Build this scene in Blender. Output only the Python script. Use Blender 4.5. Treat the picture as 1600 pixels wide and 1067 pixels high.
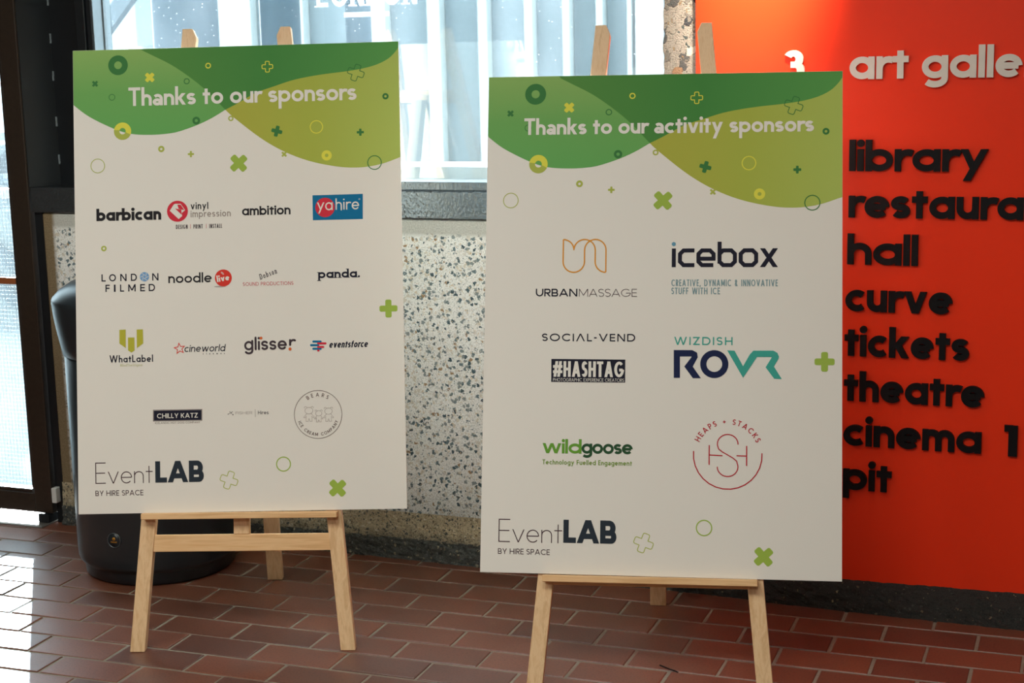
import bpy, bmesh, math, random
from mathutils import Vector, Matrix
random.seed(7)
for o in list(bpy.data.objects): bpy.data.objects.remove(o, do_unlink=True)
scene = bpy.context.scene
COL = scene.collection
sin, cos, pi, rad = math.sin, math.cos, math.pi, math.radians

# ------------------------------------------------------------------ camera
CAM = Vector((3.17250565, -4.19122691, 1.46377604))
YAW, PITCH, ROLL, FPX = rad(-20.32726792), rad(10.32926532), rad(-1.33907158), 2512.125
fwd = Vector((sin(YAW)*cos(PITCH), cos(YAW)*cos(PITCH), -sin(PITCH)))
r0 = Vector((cos(YAW), -sin(YAW), 0)); u0 = r0.cross(fwd)
rt = r0*cos(ROLL) + u0*sin(ROLL); up = u0*cos(ROLL) - r0*sin(ROLL)
cd = bpy.data.cameras.new('camera'); cam = bpy.data.objects.new('camera', cd); COL.objects.link(cam)
cam.matrix_world = Matrix(((rt.x, up.x, -fwd.x, CAM.x), (rt.y, up.y, -fwd.y, CAM.y), (rt.z, up.z, -fwd.z, CAM.z), (0, 0, 0, 1)))
cd.sensor_fit = 'HORIZONTAL'; cd.sensor_width = 36; cd.lens = FPX/1600*36
cd.clip_start = 0.05; cd.clip_end = 200
cd.dof.use_dof = True; cd.dof.focus_distance = 3.85; cd.dof.aperture_fstop = 9.0
scene.camera = cam

# ------------------------------------------------------------------ light
SKY, SUN, CEIL, ELEV = 8.5, 36.0, 49.0, rad(14)
scene.view_settings.view_transform = 'Standard'
scene.view_settings.look = 'None'
scene.view_settings.exposure = 0.0
scene.view_settings.gamma = 1.0
scene.view_settings.use_curve_mapping = False
w = bpy.data.worlds.new('world'); scene.world = w; w.use_nodes = True
bg = w.node_tree.nodes['Background']
bg.inputs[0].default_value = (0.80, 0.93, 1.0, 1); bg.inputs[1].default_value = SKY
def light(name, kind, loc, energy, color, to=None, **k):
    l = bpy.data.lights.new(name, kind); o = bpy.data.objects.new(name, l); COL.objects.link(o)
    o.location = loc; l.energy = energy; l.color = color
    for a, b in k.items(): setattr(l, a, b)
    if to is not None: o.rotation_euler = (Vector(to)-Vector(loc)).to_track_quat('-Z', 'Y').to_euler()
    return o
light('sun', 'SUN', (-6, 8, 6), SUN, (0.84, 0.94, 1.0), to=(-6+.58*cos(ELEV), 8-.815*cos(ELEV), 6-sin(ELEV)), angle=rad(1.0))
for x, y in ((0.6, -3.0), (2.5, -3.2), (2.0, -5.6)):
    light('ceiling_lamp', 'AREA', (x, y, 2.93), CEIL, (0.985, 1.0, 0.935), to=(x, y, 0), shape='RECTANGLE', size=1.6, size_y=0.6)  # unseen area lights added as the room's ambient fill
light('sign_spot_lamp', 'SPOT', (2.46, -0.62, 2.50), 620, (1.0, 0.87, 0.70), to=(2.33, -0.04, 1.66), spot_size=rad(27), spot_blend=1.0, shadow_soft_size=0.06)  # unseen spot added to make the orange glow on the sign

light('sign_wash_lamp', 'SPOT', (2.85, -1.0, 2.9), 12, (1.0, 0.84, 0.68), to=(2.65, -0.05, 1.15), spot_size=rad(52), spot_blend=1.0, shadow_soft_size=0.12)  # second unseen spot, added to brighten the red panel

# ------------------------------------------------------------------ materials
def lin(c):
    return tuple(((v/255)/12.92 if v/255 <= .04045 else ((v/255+.055)/1.055)**2.4) for v in c)
def nodes(name):
    m = bpy.data.materials.new(name); m.use_nodes = True
    nt = m.node_tree; return m, nt, nt.nodes['Principled BSDF']
def nd(nt, kind, **k):
    n = nt.nodes.new(kind)
    for a, b in k.items():
        if isinstance(a, str) and a.startswith('i_'): n.inputs[int(a[2:])].default_value = b
        else: setattr(n, a, b)
    return n
def mat(name, c, rough=.5, metal=0., var=.06, scale=30., bump=0., spec=.5, coord='Object', stretch=(1, 1, 1)):
    """plain finish: base colour with a little noise in it and optional fine relief"""
    m, nt, p = nodes(name); L = nt.links
    tc = nd(nt, 'ShaderNodeTexCoord'); mp = nd(nt, 'ShaderNodeMapping'); mp.inputs['Scale'].default_value = stretch
    L.new(tc.outputs[coord], mp.inputs[0])
    nz = nd(nt, 'ShaderNodeTexNoise'); nz.inputs['Scale'].default_value = scale; nz.inputs['Detail'].default_value = 4
    L.new(mp.outputs[0], nz.inputs['Vector'])
    mx = nd(nt, 'ShaderNodeMix', data_type='RGBA')
    mx.inputs[6].default_value = tuple(v*(1-var) for v in c)+(1,); mx.inputs[7].default_value = tuple(min(1, v*(1+var)) for v in c)+(1,)
    L.new(nz.outputs[0], mx.inputs[0]); L.new(mx.outputs[2], p.inputs['Base Color'])
    p.inputs['Roughness'].default_value = rough; p.inputs['Metallic'].default_value = metal
    p.inputs['Specular IOR Level'].default_value = spec
    if bump:
        b = nd(nt, 'ShaderNodeBump'); b.inputs['Strength'].default_value = bump; b.inputs['Distance'].default_value = .002
        L.new(nz.outputs[0], b.inputs['Height']); L.new(b.outputs[0], p.inputs['Normal'])
    return m
def ramp(nt, stops, interp='LINEAR'):
    r = nd(nt, 'ShaderNodeValToRGB'); cr = r.color_ramp; cr.interpolation = interp
    while len(cr.elements) < len(stops): cr.elements.new(.5)
    for e, (p, c) in zip(cr.elements, stops): e.position = p; e.color = tuple(c)+((1,) if len(c) == 3 else ())
    return r

def concrete(name, scale, matrix, stones, amount, rough=.85, bump=.6, margin=None, dirt=None):
    """hammered concrete with exposed stone chips; margin = smooth drafted edge finish (x below, z above)"""
    m, nt, p = nodes(name); L = nt.links
    tc = nd(nt, 'ShaderNodeTexCoord')
    wz = nd(nt, 'ShaderNodeTexNoise'); wz.inputs['Scale'].default_value = scale*1.3; wz.inputs['Detail'].default_value = 3
    L.new(tc.outputs['Object'], wz.inputs['Vector'])
    sc = nd(nt, 'ShaderNodeVectorMath', operation='SCALE'); sc.inputs['Scale'].default_value = 1.5/scale
    L.new(wz.outputs['Color'], sc.inputs[0])
    ad = nd(nt, 'ShaderNodeVectorMath', operation='ADD'); L.new(tc.outputs['Object'], ad.inputs[0]); L.new(sc.outputs[0], ad.inputs[1])
    vo = nd(nt, 'ShaderNodeTexVoronoi'); vo.inputs['Scale'].default_value = scale; L.new(ad.outputs[0], vo.inputs['Vector'])
    sx = nd(nt, 'ShaderNodeSeparateColor'); L.new(vo.outputs['Color'], sx.inputs[0])
    # stone radius differs from chip to chip
    rr = nd(nt, 'ShaderNodeMapRange'); rr.inputs[1].default_value = 0; rr.inputs[2].default_value = 1
    rr.inputs[3].default_value = amount*.35; rr.inputs[4].default_value = amount; L.new(sx.outputs[1], rr.inputs[0])
    lt = nd(nt, 'ShaderNodeMath', operation='SUBTRACT'); L.new(rr.outputs[0], lt.inputs[0]); L.new(vo.outputs['Distance'], lt.inputs[1])
    mr = nd(nt, 'ShaderNodeMapRange'); mr.inputs[1].default_value = 0; mr.inputs[2].default_value = .06; L.new(lt.outputs[0], mr.inputs[0])
    st = ramp(nt, stones, 'CONSTANT'); L.new(sx.outputs[0], st.inputs[0])
    fine = nd(nt, 'ShaderNodeTexNoise'); fine.inputs['Scale'].default_value = 260; fine.inputs['Detail'].default_value = 5; L.new(tc.outputs['Object'], fine.inputs['Vector'])
    big = nd(nt, 'ShaderNodeTexNoise'); big.inputs['Scale'].default_value = 5; big.inputs['Detail'].default_value = 3; L.new(tc.outputs['Object'], big.inputs['Vector'])
    mtx = ramp(nt, [(.32, tuple(v*.62 for v in matrix)), (.5, matrix), (.68, tuple(min(1, v*1.22) for v in matrix))]); L.new(fine.outputs[0], mtx.inputs[0])
    mx = nd(nt, 'ShaderNodeMix', data_type='RGBA'); L.new(mr.outputs[0], mx.inputs[0]); L.new(mtx.outputs[0], mx.inputs[6]); L.new(st.outputs[0], mx.inputs[7])
    v2 = nd(nt, 'ShaderNodeTexVoronoi'); v2.inputs['Scale'].default_value = scale*2.6; L.new(ad.outputs[0], v2.inputs['Vector'])
    s2x = nd(nt, 'ShaderNodeSeparateColor'); L.new(v2.outputs['Color'], s2x.inputs[0])
    chip = nd(nt, 'ShaderNodeMath', operation='GREATER_THAN'); chip.inputs[1].default_value = .70; L.new(s2x.outputs[0], chip.inputs[0])
    near = nd(nt, 'ShaderNodeMath', operation='LESS_THAN'); near.inputs[1].default_value = .42; L.new(v2.outputs['Distance'], near.inputs[0])
    cm = nd(nt, 'ShaderNodeMath', operation='MULTIPLY'); L.new(chip.outputs[0], cm.inputs[0]); L.new(near.outputs[0], cm.inputs[1])
    cr = ramp(nt, [(0, (matrix[0]*.22, matrix[1]*.30, matrix[2]*.34)), (.34, tuple(v*.66 for v in matrix)), (.7, (matrix[0]*.75, matrix[1]*.6, matrix[2]*.42))], 'CONSTANT'); L.new(s2x.outputs[1], cr.inputs[0])
    m0 = nd(nt, 'ShaderNodeMix', data_type='RGBA'); L.new(cm.outputs[0], m0.inputs[0]); L.new(mx.outputs[2], m0.inputs[6]); L.new(cr.outputs[0], m0.inputs[7])
    bl = nd(nt, 'ShaderNodeMix', data_type='RGBA', blend_type='MULTIPLY'); bl.inputs[0].default_value = .35
    L.new(m0.outputs[2], bl.inputs[6]); br = ramp(nt, [(.3, (.86, .85, .82)), (.7, (1, 1, 1))]); L.new(big.outputs[0], br.inputs[0]); L.new(br.outputs[0], bl.inputs[7])
    out = bl.outputs[2]; bh = nd(nt, 'ShaderNodeMath', operation='ADD'); L.new(mr.outputs[0], bh.inputs[0]); L.new(fine.outputs[0], bh.inputs[1])
    height = bh.outputs[0]
    if margin:
        sq = nd(nt, 'ShaderNodeSeparateXYZ'); L.new(tc.outputs['Object'], sq.inputs[0])      # darker towards the bottom of the wall
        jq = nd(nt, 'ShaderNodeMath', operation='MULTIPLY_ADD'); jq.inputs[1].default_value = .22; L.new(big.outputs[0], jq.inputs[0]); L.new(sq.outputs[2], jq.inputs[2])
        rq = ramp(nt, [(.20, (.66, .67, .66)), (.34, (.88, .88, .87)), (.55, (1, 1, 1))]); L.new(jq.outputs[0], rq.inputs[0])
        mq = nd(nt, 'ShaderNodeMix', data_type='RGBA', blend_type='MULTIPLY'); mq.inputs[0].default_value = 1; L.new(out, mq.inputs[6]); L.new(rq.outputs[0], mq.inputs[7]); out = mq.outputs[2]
        sp = nd(nt, 'ShaderNodeSeparateXYZ'); L.new(tc.outputs['Object'], sp.inputs[0])
        jz = nd(nt, 'ShaderNodeMath', operation='MULTIPLY_ADD'); jz.inputs[1].default_value = .02; L.new(fine.outputs[0], jz.inputs[0]); L.new(sp.outputs[2], jz.inputs[2])
        jx = nd(nt, 'ShaderNodeMath', operation='MULTIPLY_ADD'); jx.inputs[1].default_value = -.02; L.new(fine.outputs[0], jx.inputs[0]); L.new(sp.outputs[0], jx.inputs[2])
        a = nd(nt, 'ShaderNodeMapRange'); a.inputs[1].default_value = margin[1]; a.inputs[2].default_value = margin[1]+.014; L.new(jz.outputs[0], a.inputs[0])
        b = nd(nt, 'ShaderNodeMapRange'); b.inputs[1].default_value = margin[0]; b.inputs[2].default_value = margin[0]-.014; L.new(jx.outputs[0], b.inputs[0])
        lo = nd(nt, 'ShaderNodeMath', operation='LESS_THAN'); lo.inputs[1].default_value = 1.02; L.new(sp.outputs[2], lo.inputs[0])
        mxm = nd(nt, 'ShaderNodeMath', operation='MAXIMUM'); L.new(a.outputs[0], mxm.inputs[0]); L.new(b.outputs[0], mxm.inputs[1])
        mk = nd(nt, 'ShaderNodeMath', operation='MULTIPLY'); L.new(mxm.outputs[0], mk.inputs[0]); L.new(lo.outputs[0], mk.inputs[1])
        m2 = nd(nt, 'ShaderNodeMix', data_type='RGBA'); L.new(mk.outputs[0], m2.inputs[0]); L.new(out, m2.inputs[6])
        sm = ramp(nt, [(.3, lin((168, 168, 160))), (.7, lin((204, 204, 196)))]); L.new(fine.outputs[0], sm.inputs[0]); 
        s2 = ramp(nt, [(.3, lin((104, 88, 62))), (.7, lin((142, 124, 94)))]); L.new(fine.outputs[0], s2.inputs[0])
        m4 = nd(nt, 'ShaderNodeMix', data_type='RGBA'); L.new(b.outputs[0], m4.inputs[0]); L.new(sm.outputs[0], m4.inputs[6]); L.new(s2.outputs[0], m4.inputs[7])
        L.new(m4.outputs[2], m2.inputs[7]); out = m2.outputs[2]
        iv = nd(nt, 'ShaderNodeMath', operation='SUBTRACT'); iv.inputs[0].default_value = 1.15; L.new(mk.outputs[0], iv.inputs[1])
        hh = nd(nt, 'ShaderNodeMath', operation='MULTIPLY'); L.new(height, hh.inputs[0]); L.new(iv.outputs[0], hh.inputs[1]); height = hh.outputs[0]
    if dirt:      # mop-water grime rising from the floor line
        sp = nd(nt, 'ShaderNodeSeparateXYZ'); L.new(tc.outputs['Object'], sp.inputs[0])
        gn = nd(nt, 'ShaderNodeTexNoise'); gn.inputs['Scale'].default_value = 26; gn.inputs['Detail'].default_value = 5; L.new(tc.outputs['Object'], gn.inputs['Vector'])
        jz = nd(nt, 'ShaderNodeMath', operation='MULTIPLY_ADD'); jz.inputs[1].default_value = .05; L.new(gn.outputs[0], jz.inputs[0]); L.new(sp.outputs[2], jz.inputs[2])
        a = nd(nt, 'ShaderNodeMapRange'); a.inputs[1].default_value = dirt[1]; a.inputs[2].default_value = dirt[0]; L.new(jz.outputs[0], a.inputs[0])
        dm = nd(nt, 'ShaderNodeMix', data_type='RGBA'); L.new(a.outputs[0], dm.inputs[0]); L.new(out, dm.inputs[6])
        dr = ramp(nt, [(.35, lin((44, 46, 42))), (.6, lin((86, 86, 78))), (.75, lin((124, 118, 100)))]); L.new(fine.outputs[0], dr.inputs[0]); L.new(dr.outputs[0], dm.inputs[7]); out = dm.outputs[2]
    L.new(out, p.inputs['Base Color']); p.inputs['Roughness'].default_value = rough
    b = nd(nt, 'ShaderNodeBump'); b.inputs['Strength'].default_value = bump; b.inputs['Distance'].default_value = .003
    L.new(height, b.inputs['Height']); L.new(b.outputs[0], p.inputs['Normal'])
    return m

PALE = lin((244, 245, 240))
STONES = [(0, lin((222, 216, 202))), (.20, lin((112, 130, 134))), (.44, lin((74, 96, 104))), (.62, lin((142, 152, 152))), (.82, lin((168, 140, 108))), (.88, lin((226, 222, 214)))]
M = {}
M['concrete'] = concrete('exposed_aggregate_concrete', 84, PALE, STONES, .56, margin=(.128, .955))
M['pier'] = concrete('coarse_hammered_concrete', 34, lin((150, 143, 134)), [(0, lin((150, 143, 133))), (.3, lin((84, 84, 84))), (.5, lin((120, 116, 110))), (.68, lin((58, 62, 66))), (.82, lin((150, 118, 92))), (.9, lin((200, 192, 180)))], .64, bump=1.0)
M['base'] = concrete('grimy_base_concrete', 110, lin((186, 172, 142)), [(0, lin((170, 156, 130))), (.3, lin((92, 94, 88))), (.6, lin((130, 118, 96))), (.88, lin((210, 200, 176)))], .6, bump=1.0, dirt=(.055, .118))
M['grime'] = concrete('blackened_base_concrete', 95, lin((40, 40, 37)), [(0, lin((28, 31, 30))), (.4, lin((62, 64, 60))), (.8, lin((98, 90, 72))), (.93, lin((138, 126, 98)))], .4, bump=1.0)  # dirty concrete with the shade under the sign painted into its colour
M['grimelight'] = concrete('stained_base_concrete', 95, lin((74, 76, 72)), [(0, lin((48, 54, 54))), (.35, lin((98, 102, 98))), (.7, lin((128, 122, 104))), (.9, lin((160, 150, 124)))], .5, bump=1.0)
M['badge'] = mat('grey_badge_rim', lin((84, 90, 92)), .35, .3)
M['steel'] = mat('black_painted_steel', lin((14, 19, 23)), .46, .0, .25, 40, .15)
M['sill'] = mat('dark_gloss_painted_steel', lin((104, 112, 118)), .16, .85, .12, 110, 1.0)
M['frame'] = mat('grey_steel_frame', lin((120, 128, 132)), .35, .4, .1, 60)
M['doorsteel'] = mat('brown_black_door_steel', lin((52, 42, 34)), .38, .2, .3, 70, .12)
M['brownbar'] = mat('orange_brown_bar', lin((150, 84, 44)), .5, 0, .15, 20)
M['weld'] = mat('bright_weld_metal', lin((170, 180, 185)), .35, .5, .3, 200, .4)
M['white'] = mat('white_plastic', lin((215, 215, 210)), .45)
M['metalplate'] = mat('worn_metal_threshold', lin((150, 146, 138)), .35, .7, .2, 60, .2)
M['vinyl'] = mat('white_window_vinyl', lin((245, 248, 250)), .6, var=.01)
_nt = M['vinyl'].node_tree; _t = _nt.nodes.new('ShaderNodeBsdfTranslucent'); _t.inputs[0].default_value = (.95, .97, 1, 1); _m = _nt.nodes.new('ShaderNodeMixShader'); _m.inputs[0].default_value = .5
_nt.links.new(_nt.nodes['Principled BSDF'].outputs[0], _m.inputs[1]); _nt.links.new(_t.outputs[0], _m.inputs[2]); _nt.links.new(_m.outputs[0], _nt.nodes['Material Output'].inputs[0])
M['bin'] = mat('charcoal_moulded_plastic', lin((34, 40, 44)), .30, 0, .12, 300, .06)
M['gold'] = mat('gold_foil_print', lin((196, 140, 50)), .4, .5, .1)
M['boardwhite'] = mat('matt_white_foamboard', lin((234, 230, 220)), .55, 0, .012, 6)
M['wood'] = None
def wood(name, c1, c2, axis=2):
    m, nt, p = nodes(name); L = nt.links
    tc = nd(nt, 'ShaderNodeTexCoord'); mp = nd(nt, 'ShaderNodeMapping')
    mp.inputs['Scale'].default_value = tuple(1.4 if i == axis else 24 for i in range(3))
    L.new(tc.outputs['Object'], mp.inputs[0])
    n1 = nd(nt, 'ShaderNodeTexNoise'); n1.inputs['Scale'].default_value = 2.6; n1.inputs['Detail'].default_value = 6; n1.inputs['Distortion'].default_value = .6
    L.new(mp.outputs[0], n1.inputs['Vector'])
    n2 = nd(nt, 'ShaderNodeTexNoise'); n2.inputs['Scale'].default_value = 14; n2.inputs['Detail'].default_value = 4; L.new(mp.outputs[0], n2.inputs['Vector'])
    mxx = nd(nt, 'ShaderNodeMath', operation='MULTIPLY_ADD'); mxx.inputs[1].default_value = .3; L.new(n2.outputs[0], mxx.inputs[0]); L.new(n1.outputs[0], mxx.inputs[2])
    r = ramp(nt, [(.42, c1), (.62, c2), (.8, tuple(v*.93 for v in c1))]); L.new(mxx.outputs[0], r.inputs[0])
    L.new(r.outputs[0], p.inputs['Base Color']); p.inputs['Roughness'].default_value = .48
    b = nd(nt, 'ShaderNodeBump'); b.inputs['Strength'].default_value = .12; b.inputs['Distance'].default_value = .001
    L.new(n2.outputs[0], b.inputs['Height']); L.new(b.outputs[0], p.inputs['Normal'])
    return m
M['wood'] = wood('beech_wood_upright', lin((226, 184, 134)), lin((238, 202, 156)), 2)
M['woodx'] = wood('beech_wood_crosswise', lin((226, 178, 122)), lin((238, 196, 144)), 0)
def glass(name, dust, tint=(.93, .97, .98, 1)):
    m = bpy.data.materials.new(name); m.use_nodes = True; nt = m.node_tree; nt.nodes.clear(); L = nt.links
    out = nd(nt, 'ShaderNodeOutputMaterial'); tr = nd(nt, 'ShaderNodeBsdfTransparent'); tr.inputs[0].default_value = tint
    gl = nd(nt, 'ShaderNodeBsdfGlossy'); gl.inputs['Roughness'].default_value = .01
    fr = nd(nt, 'ShaderNodeLayerWeight'); fr.inputs[0].default_value = .5
    pw = nd(nt, 'ShaderNodeMath', operation='POWER'); pw.inputs[1].default_value = 5; L.new(fr.outputs['Facing'], pw.inputs[0])
    fm = nd(nt, 'ShaderNodeMath', operation='MULTIPLY_ADD'); fm.inputs[1].default_value = .9; fm.inputs[2].default_value = .08; L.new(pw.outputs[0], fm.inputs[0])
    m1 = nd(nt, 'ShaderNodeMixShader'); L.new(fm.outputs[0], m1.inputs[0]); L.new(tr.outputs[0], m1.inputs[1]); L.new(gl.outputs[0], m1.inputs[2])
    tl = nd(nt, 'ShaderNodeBsdfTranslucent'); tl.inputs[0].default_value = (.9, .95, 1, 1)
    df = nd(nt, 'ShaderNodeBsdfDiffuse'); df.inputs[0].default_value = (.8, .85, .88, 1)
    m2 = nd(nt, 'ShaderNodeMixShader'); L.new(tl.outputs[0], m2.inputs[1]); L.new(df.outputs[0], m2.inputs[2])
    tc = nd(nt, 'ShaderNodeTexCoord')
    nz = nd(nt, 'ShaderNodeTexNoise'); nz.inputs['Scale'].default_value = 6; nz.inputs['Detail'].default_value = 6; L.new(tc.outputs['Object'], nz.inputs['Vector'])
    vo = nd(nt, 'ShaderNodeTexVoronoi'); vo.inputs['Scale'].default_value = 60; L.new(tc.outputs['Object'], vo.inputs['Vector'])
    sp = nd(nt, 'ShaderNodeMapRange'); sp.inputs[1].default_value = .10; sp.inputs[2].default_value = .05; sp.inputs[4].default_value = .4; L.new(vo.outputs['Distance'], sp.inputs[0])
    ms = nd(nt, 'ShaderNodeMath', operation='MULTIPLY_ADD'); ms.inputs[1].default_value = dust*1.2; ms.inputs[2].default_value = dust*.4; L.new(nz.outputs[0], ms.inputs[0])
    ad = nd(nt, 'ShaderNodeMath', operation='ADD'); L.new(ms.outputs[0], ad.inputs[0]); L.new(sp.outputs[0], ad.inputs[1])
    m3 = nd(nt, 'ShaderNodeMixShader'); L.new(ad.outputs[0], m3.inputs[0]); L.new(m1.outputs[0], m3.inputs[1]); L.new(m2.outputs[0], m3.inputs[2])
    L.new(m3.outputs[0], out.inputs[0]); return m
M['glass'] = glass('dusty_window_glass', .03)
M['doorglass'] = glass('wired_door_glass', .05, (.70, .75, .76, 1))
M['wire'] = mat('glass_wire_mesh', lin((170, 178, 182)), .5, .2)

def brickmat():
    m, nt, p = nodes('sealed_clay_paver'); L = nt.links
    tc = nd(nt, 'ShaderNodeTexCoord'); oi = nd(nt, 'ShaderNodeObjectInfo')
    of = nd(nt, 'ShaderNodeVectorMath', operation='ADD'); L.new(tc.outputs['Object'], of.inputs[0]); L.new(oi.outputs['Location'], of.inputs[1])
    n1 = nd(nt, 'ShaderNodeTexNoise'); n1.inputs['Scale'].default_value = 7; n1.inputs['Detail'].default_value = 4; L.new(of.outputs[0], n1.inputs['Vector'])
    n2 = nd(nt, 'ShaderNodeTexNoise'); n2.inputs['Scale'].default_value = 190; n2.inputs['Detail'].default_value = 4; L.new(of.outputs[0], n2.inputs['Vector'])
    a = nd(nt, 'ShaderNodeMath', operation='MULTIPLY_ADD'); a.inputs[1].default_value = .55; L.new(oi.outputs['Random'], a.inputs[0])
    b2 = nd(nt, 'ShaderNodeMath', operation='MULTIPLY'); b2.inputs[1].default_value = .55; L.new(n1.outputs[0], b2.inputs[0]); L.new(b2.outputs[0], a.inputs[2])
    r = ramp(nt, [(.1, lin((84, 52, 40))), (.45, lin((110, 66, 48))), (.75, lin((126, 74, 52))), (1, lin((106, 74, 60)))]); L.new(a.outputs[0], r.inputs[0])
    sp = ramp(nt, [(.3, (.55, .55, .55)), (.5, (1, 1, 1)), (.72, (1.0, 1.0, 1.0)), (.8, (1.0, .95, .9))]); L.new(n2.outputs[0], sp.inputs[0])
    mx = nd(nt, 'ShaderNodeMix', data_type='RGBA', blend_type='MULTIPLY'); mx.inputs[0].default_value = .8; L.new(r.outputs[0], mx.inputs[6]); L.new(sp.outputs[0], mx.inputs[7])
    L.new(mx.outputs[2], p.inputs['Base Color'])
    rr = nd(nt, 'ShaderNodeMapRange'); rr.inputs[3].default_value = .32; rr.inputs[4].default_value = .50; L.new(n1.outputs[0], rr.inputs[0]); L.new(rr.outputs[0], p.inputs['Roughness'])
    bp = nd(nt, 'ShaderNodeBump'); bp.inputs['Strength'].default_value = .18; bp.inputs['Distance'].default_value = .001
    L.new(n2.outputs[0], bp.inputs['Height']); L.new(bp.outputs[0], p.inputs['Normal'])
    return m
M['brick'] = brickmat(); M['brick'].node_tree.nodes['Principled BSDF'].inputs['Specular IOR Level'].default_value = .75
M['mortar'] = mat('floor_mortar', lin((132, 122, 106)), .8, 0, .25, 120, .5)
M['signred'] = mat('satin_red_sign_panel', lin((246, 56, 18)), .42, 0, .02, 8, spec=.3)
M['letterblack'] = mat('black_acrylic_letter', lin((9, 9, 13)), .5, spec=.25)
M['letterwhite'] = mat('white_acrylic_letter', lin((226, 222, 212)), .4)
M['extpale'] = mat('pale_concrete_outside', lin((140, 148, 150)), .9, 0, .08, 3)
M['extpanel'] = mat('blue_grey_cladding_panel', lin((92, 104, 108)), .6, 0, .06, 2)
M['extcolumn'] = mat('white_column_outside', lin((156, 163, 162)), .7)
M['extblue'] = mat('blue_grey_steel_post', lin((22, 50, 62)), .8, 0, .1, 6)
M['extrail'] = mat('grey_stair_stringer', lin((74, 88, 96)), .7)
M['extbrick'] = mat('dull_red_brick_outside', lin((120, 84, 80)), .9)
M['room'] = mat('dark_concrete_interior', lin((120, 112, 100)), .9, 0, .1, 3, .1)
M['ceilingm'] = mat('ceiling_plaster', lin((190, 184, 172)), .9)
def pr(name, c): return mat('print_'+name, lin(c), .65, 0, .02, 10, spec=.2)
def grad(name, axis, a, b, c0, c1, c2):
    """printed colour blend running across the board"""
    m, nt, p = nodes('print_'+name); tc = nd(nt, 'ShaderNodeTexCoord'); sp = nd(nt, 'ShaderNodeSeparateXYZ'); nt.links.new(tc.outputs['Object'], sp.inputs[0])
    mr = nd(nt, 'ShaderNodeMapRange'); mr.inputs[1].default_value = a; mr.inputs[2].default_value = b; nt.links.new(sp.outputs[axis], mr.inputs[0])
    r = ramp(nt, [(0, lin(c0)), (.5, lin(c1)), (1, lin(c2))]); nt.links.new(mr.outputs[0], r.inputs[0]); nt.links.new(r.outputs[0], p.inputs['Base Color'])
    p.inputs['Roughness'].default_value = .6; p.inputs['Specular IOR Level'].default_value = .25; return m
INK = dict(W=M['boardwhite'], lightgreen=grad('light_green', 1, .95, 1.168, (100, 172, 88), (110, 172, 88), (142, 184, 98)), darkgreen=grad('dark_green', 0, -.25, .42, (84, 142, 60), (64, 136, 58), (88, 160, 78)), olive=grad('olive_green', 0, -.03, .42, (176, 176, 62), (172, 184, 70), (178, 198, 96)),
  D=pr('deep_green', (60, 124, 64)), Y=pr('yellow', (228, 224, 80)), O=pr('moss', (178, 188, 84)), G=pr('leaf_green', (160, 188, 76)),
  navy=pr('ink_navy', (26, 26, 44)), black=pr('ink_black', (34, 32, 36)), grey=pr('ink_grey', (160, 148, 140)), slate=pr('ink_slate', (40, 50, 60)), maroon=pr('ink_maroon', (66, 36, 48)),
  red=pr('ink_red', (222, 58, 46)), crimson=pr('ink_crimson', (214, 48, 66)), rose=pr('ink_rose', (204, 100, 104)), blue=pr('ink_blue', (0, 112, 158)), sky=pr('ink_sky', (118, 164, 208)), yellowgreen=pr('ink_yellow_green', (186, 182, 60)),
  palegreen=pr('ink_pale_green', (206, 204, 160)), orange=pr('ink_orange', (220, 100, 40)), choc=pr('ink_charcoal', (70, 58, 64)), shadow=pr('ink_shadow_grey', (176, 170, 164)), gold=pr('ink_gold', (226, 152, 44)), ice=pr('ink_ice', (126, 156, 162)),
  icedot=pr('ink_ice_dot', (100, 154, 178)), teal=pr('ink_teal', (64, 168, 152)), night=pr('ink_night', (22, 34, 74)), wild=pr('ink_wild_green', (104, 160, 54)), goose=pr('ink_dark_forest', (40, 80, 48)), tech=pr('ink_dull_green', (124, 154, 66)), burg=pr('ink_burgundy', (186, 26, 46)), taupe=pr('ink_taupe', (110, 90, 84)), thin=pr('ink_thin_taupe', (150, 134, 126)))

# ------------------------------------------------------------------ mesh helpers
def link(o, parent=None):
    COL.objects.link(o)
    if parent is not None: o.parent = parent
    return o
def ob(name, bm, m, parent=None, smooth=False):
    me = bpy.data.meshes.new(name); bm.normal_update(); bm.to_mesh(me); bm.free(); me.materials.append(m)
    if smooth:
        for p in me.polygons: p.use_smooth = True
    return link(bpy.data.objects.new(name, me), parent)
def empty(name, loc=(0, 0, 0), rz=0., parent=None):
    o = bpy.data.objects.new(name, None); o.location = loc; o.rotation_euler = (0, 0, rz); o.empty_display_size = .1
    return link(o, parent)
def tag(o, label, cat=None, group=None):
    o['label'] = label
    if cat: o['category'] = cat
    if group: o['group'] = group
    return o
def struct(o, label=None):
    o['kind'] = 'structure'
    if label: o['label'] = label
    return o
def box(bm, x0, x1, y0, y1, z0, z1, bev=0.):
    vs = [bm.verts.new(p) for p in ((x0, y0, z0), (x1, y0, z0), (x1, y1, z0), (x0, y1, z0), (x0, y0, z1), (x1, y0, z1), (x1, y1, z1), (x0, y1, z1))]
    fs = [bm.faces.new([vs[i] for i in f]) for f in ((3, 2, 1, 0), (4, 5, 6, 7), (0, 1, 5, 4), (1, 2, 6, 5), (2, 3, 7, 6), (3, 0, 4, 7))]
    if bev:
        es = list({e for f in fs for e in f.edges}); bmesh.ops.bevel(bm, geom=es, offset=bev, segments=2, affect='EDGES', profile=.5)
    return bm
def mbox(*a, **k):
    bm = bmesh.new(); return box(bm, *a, **k)
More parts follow.
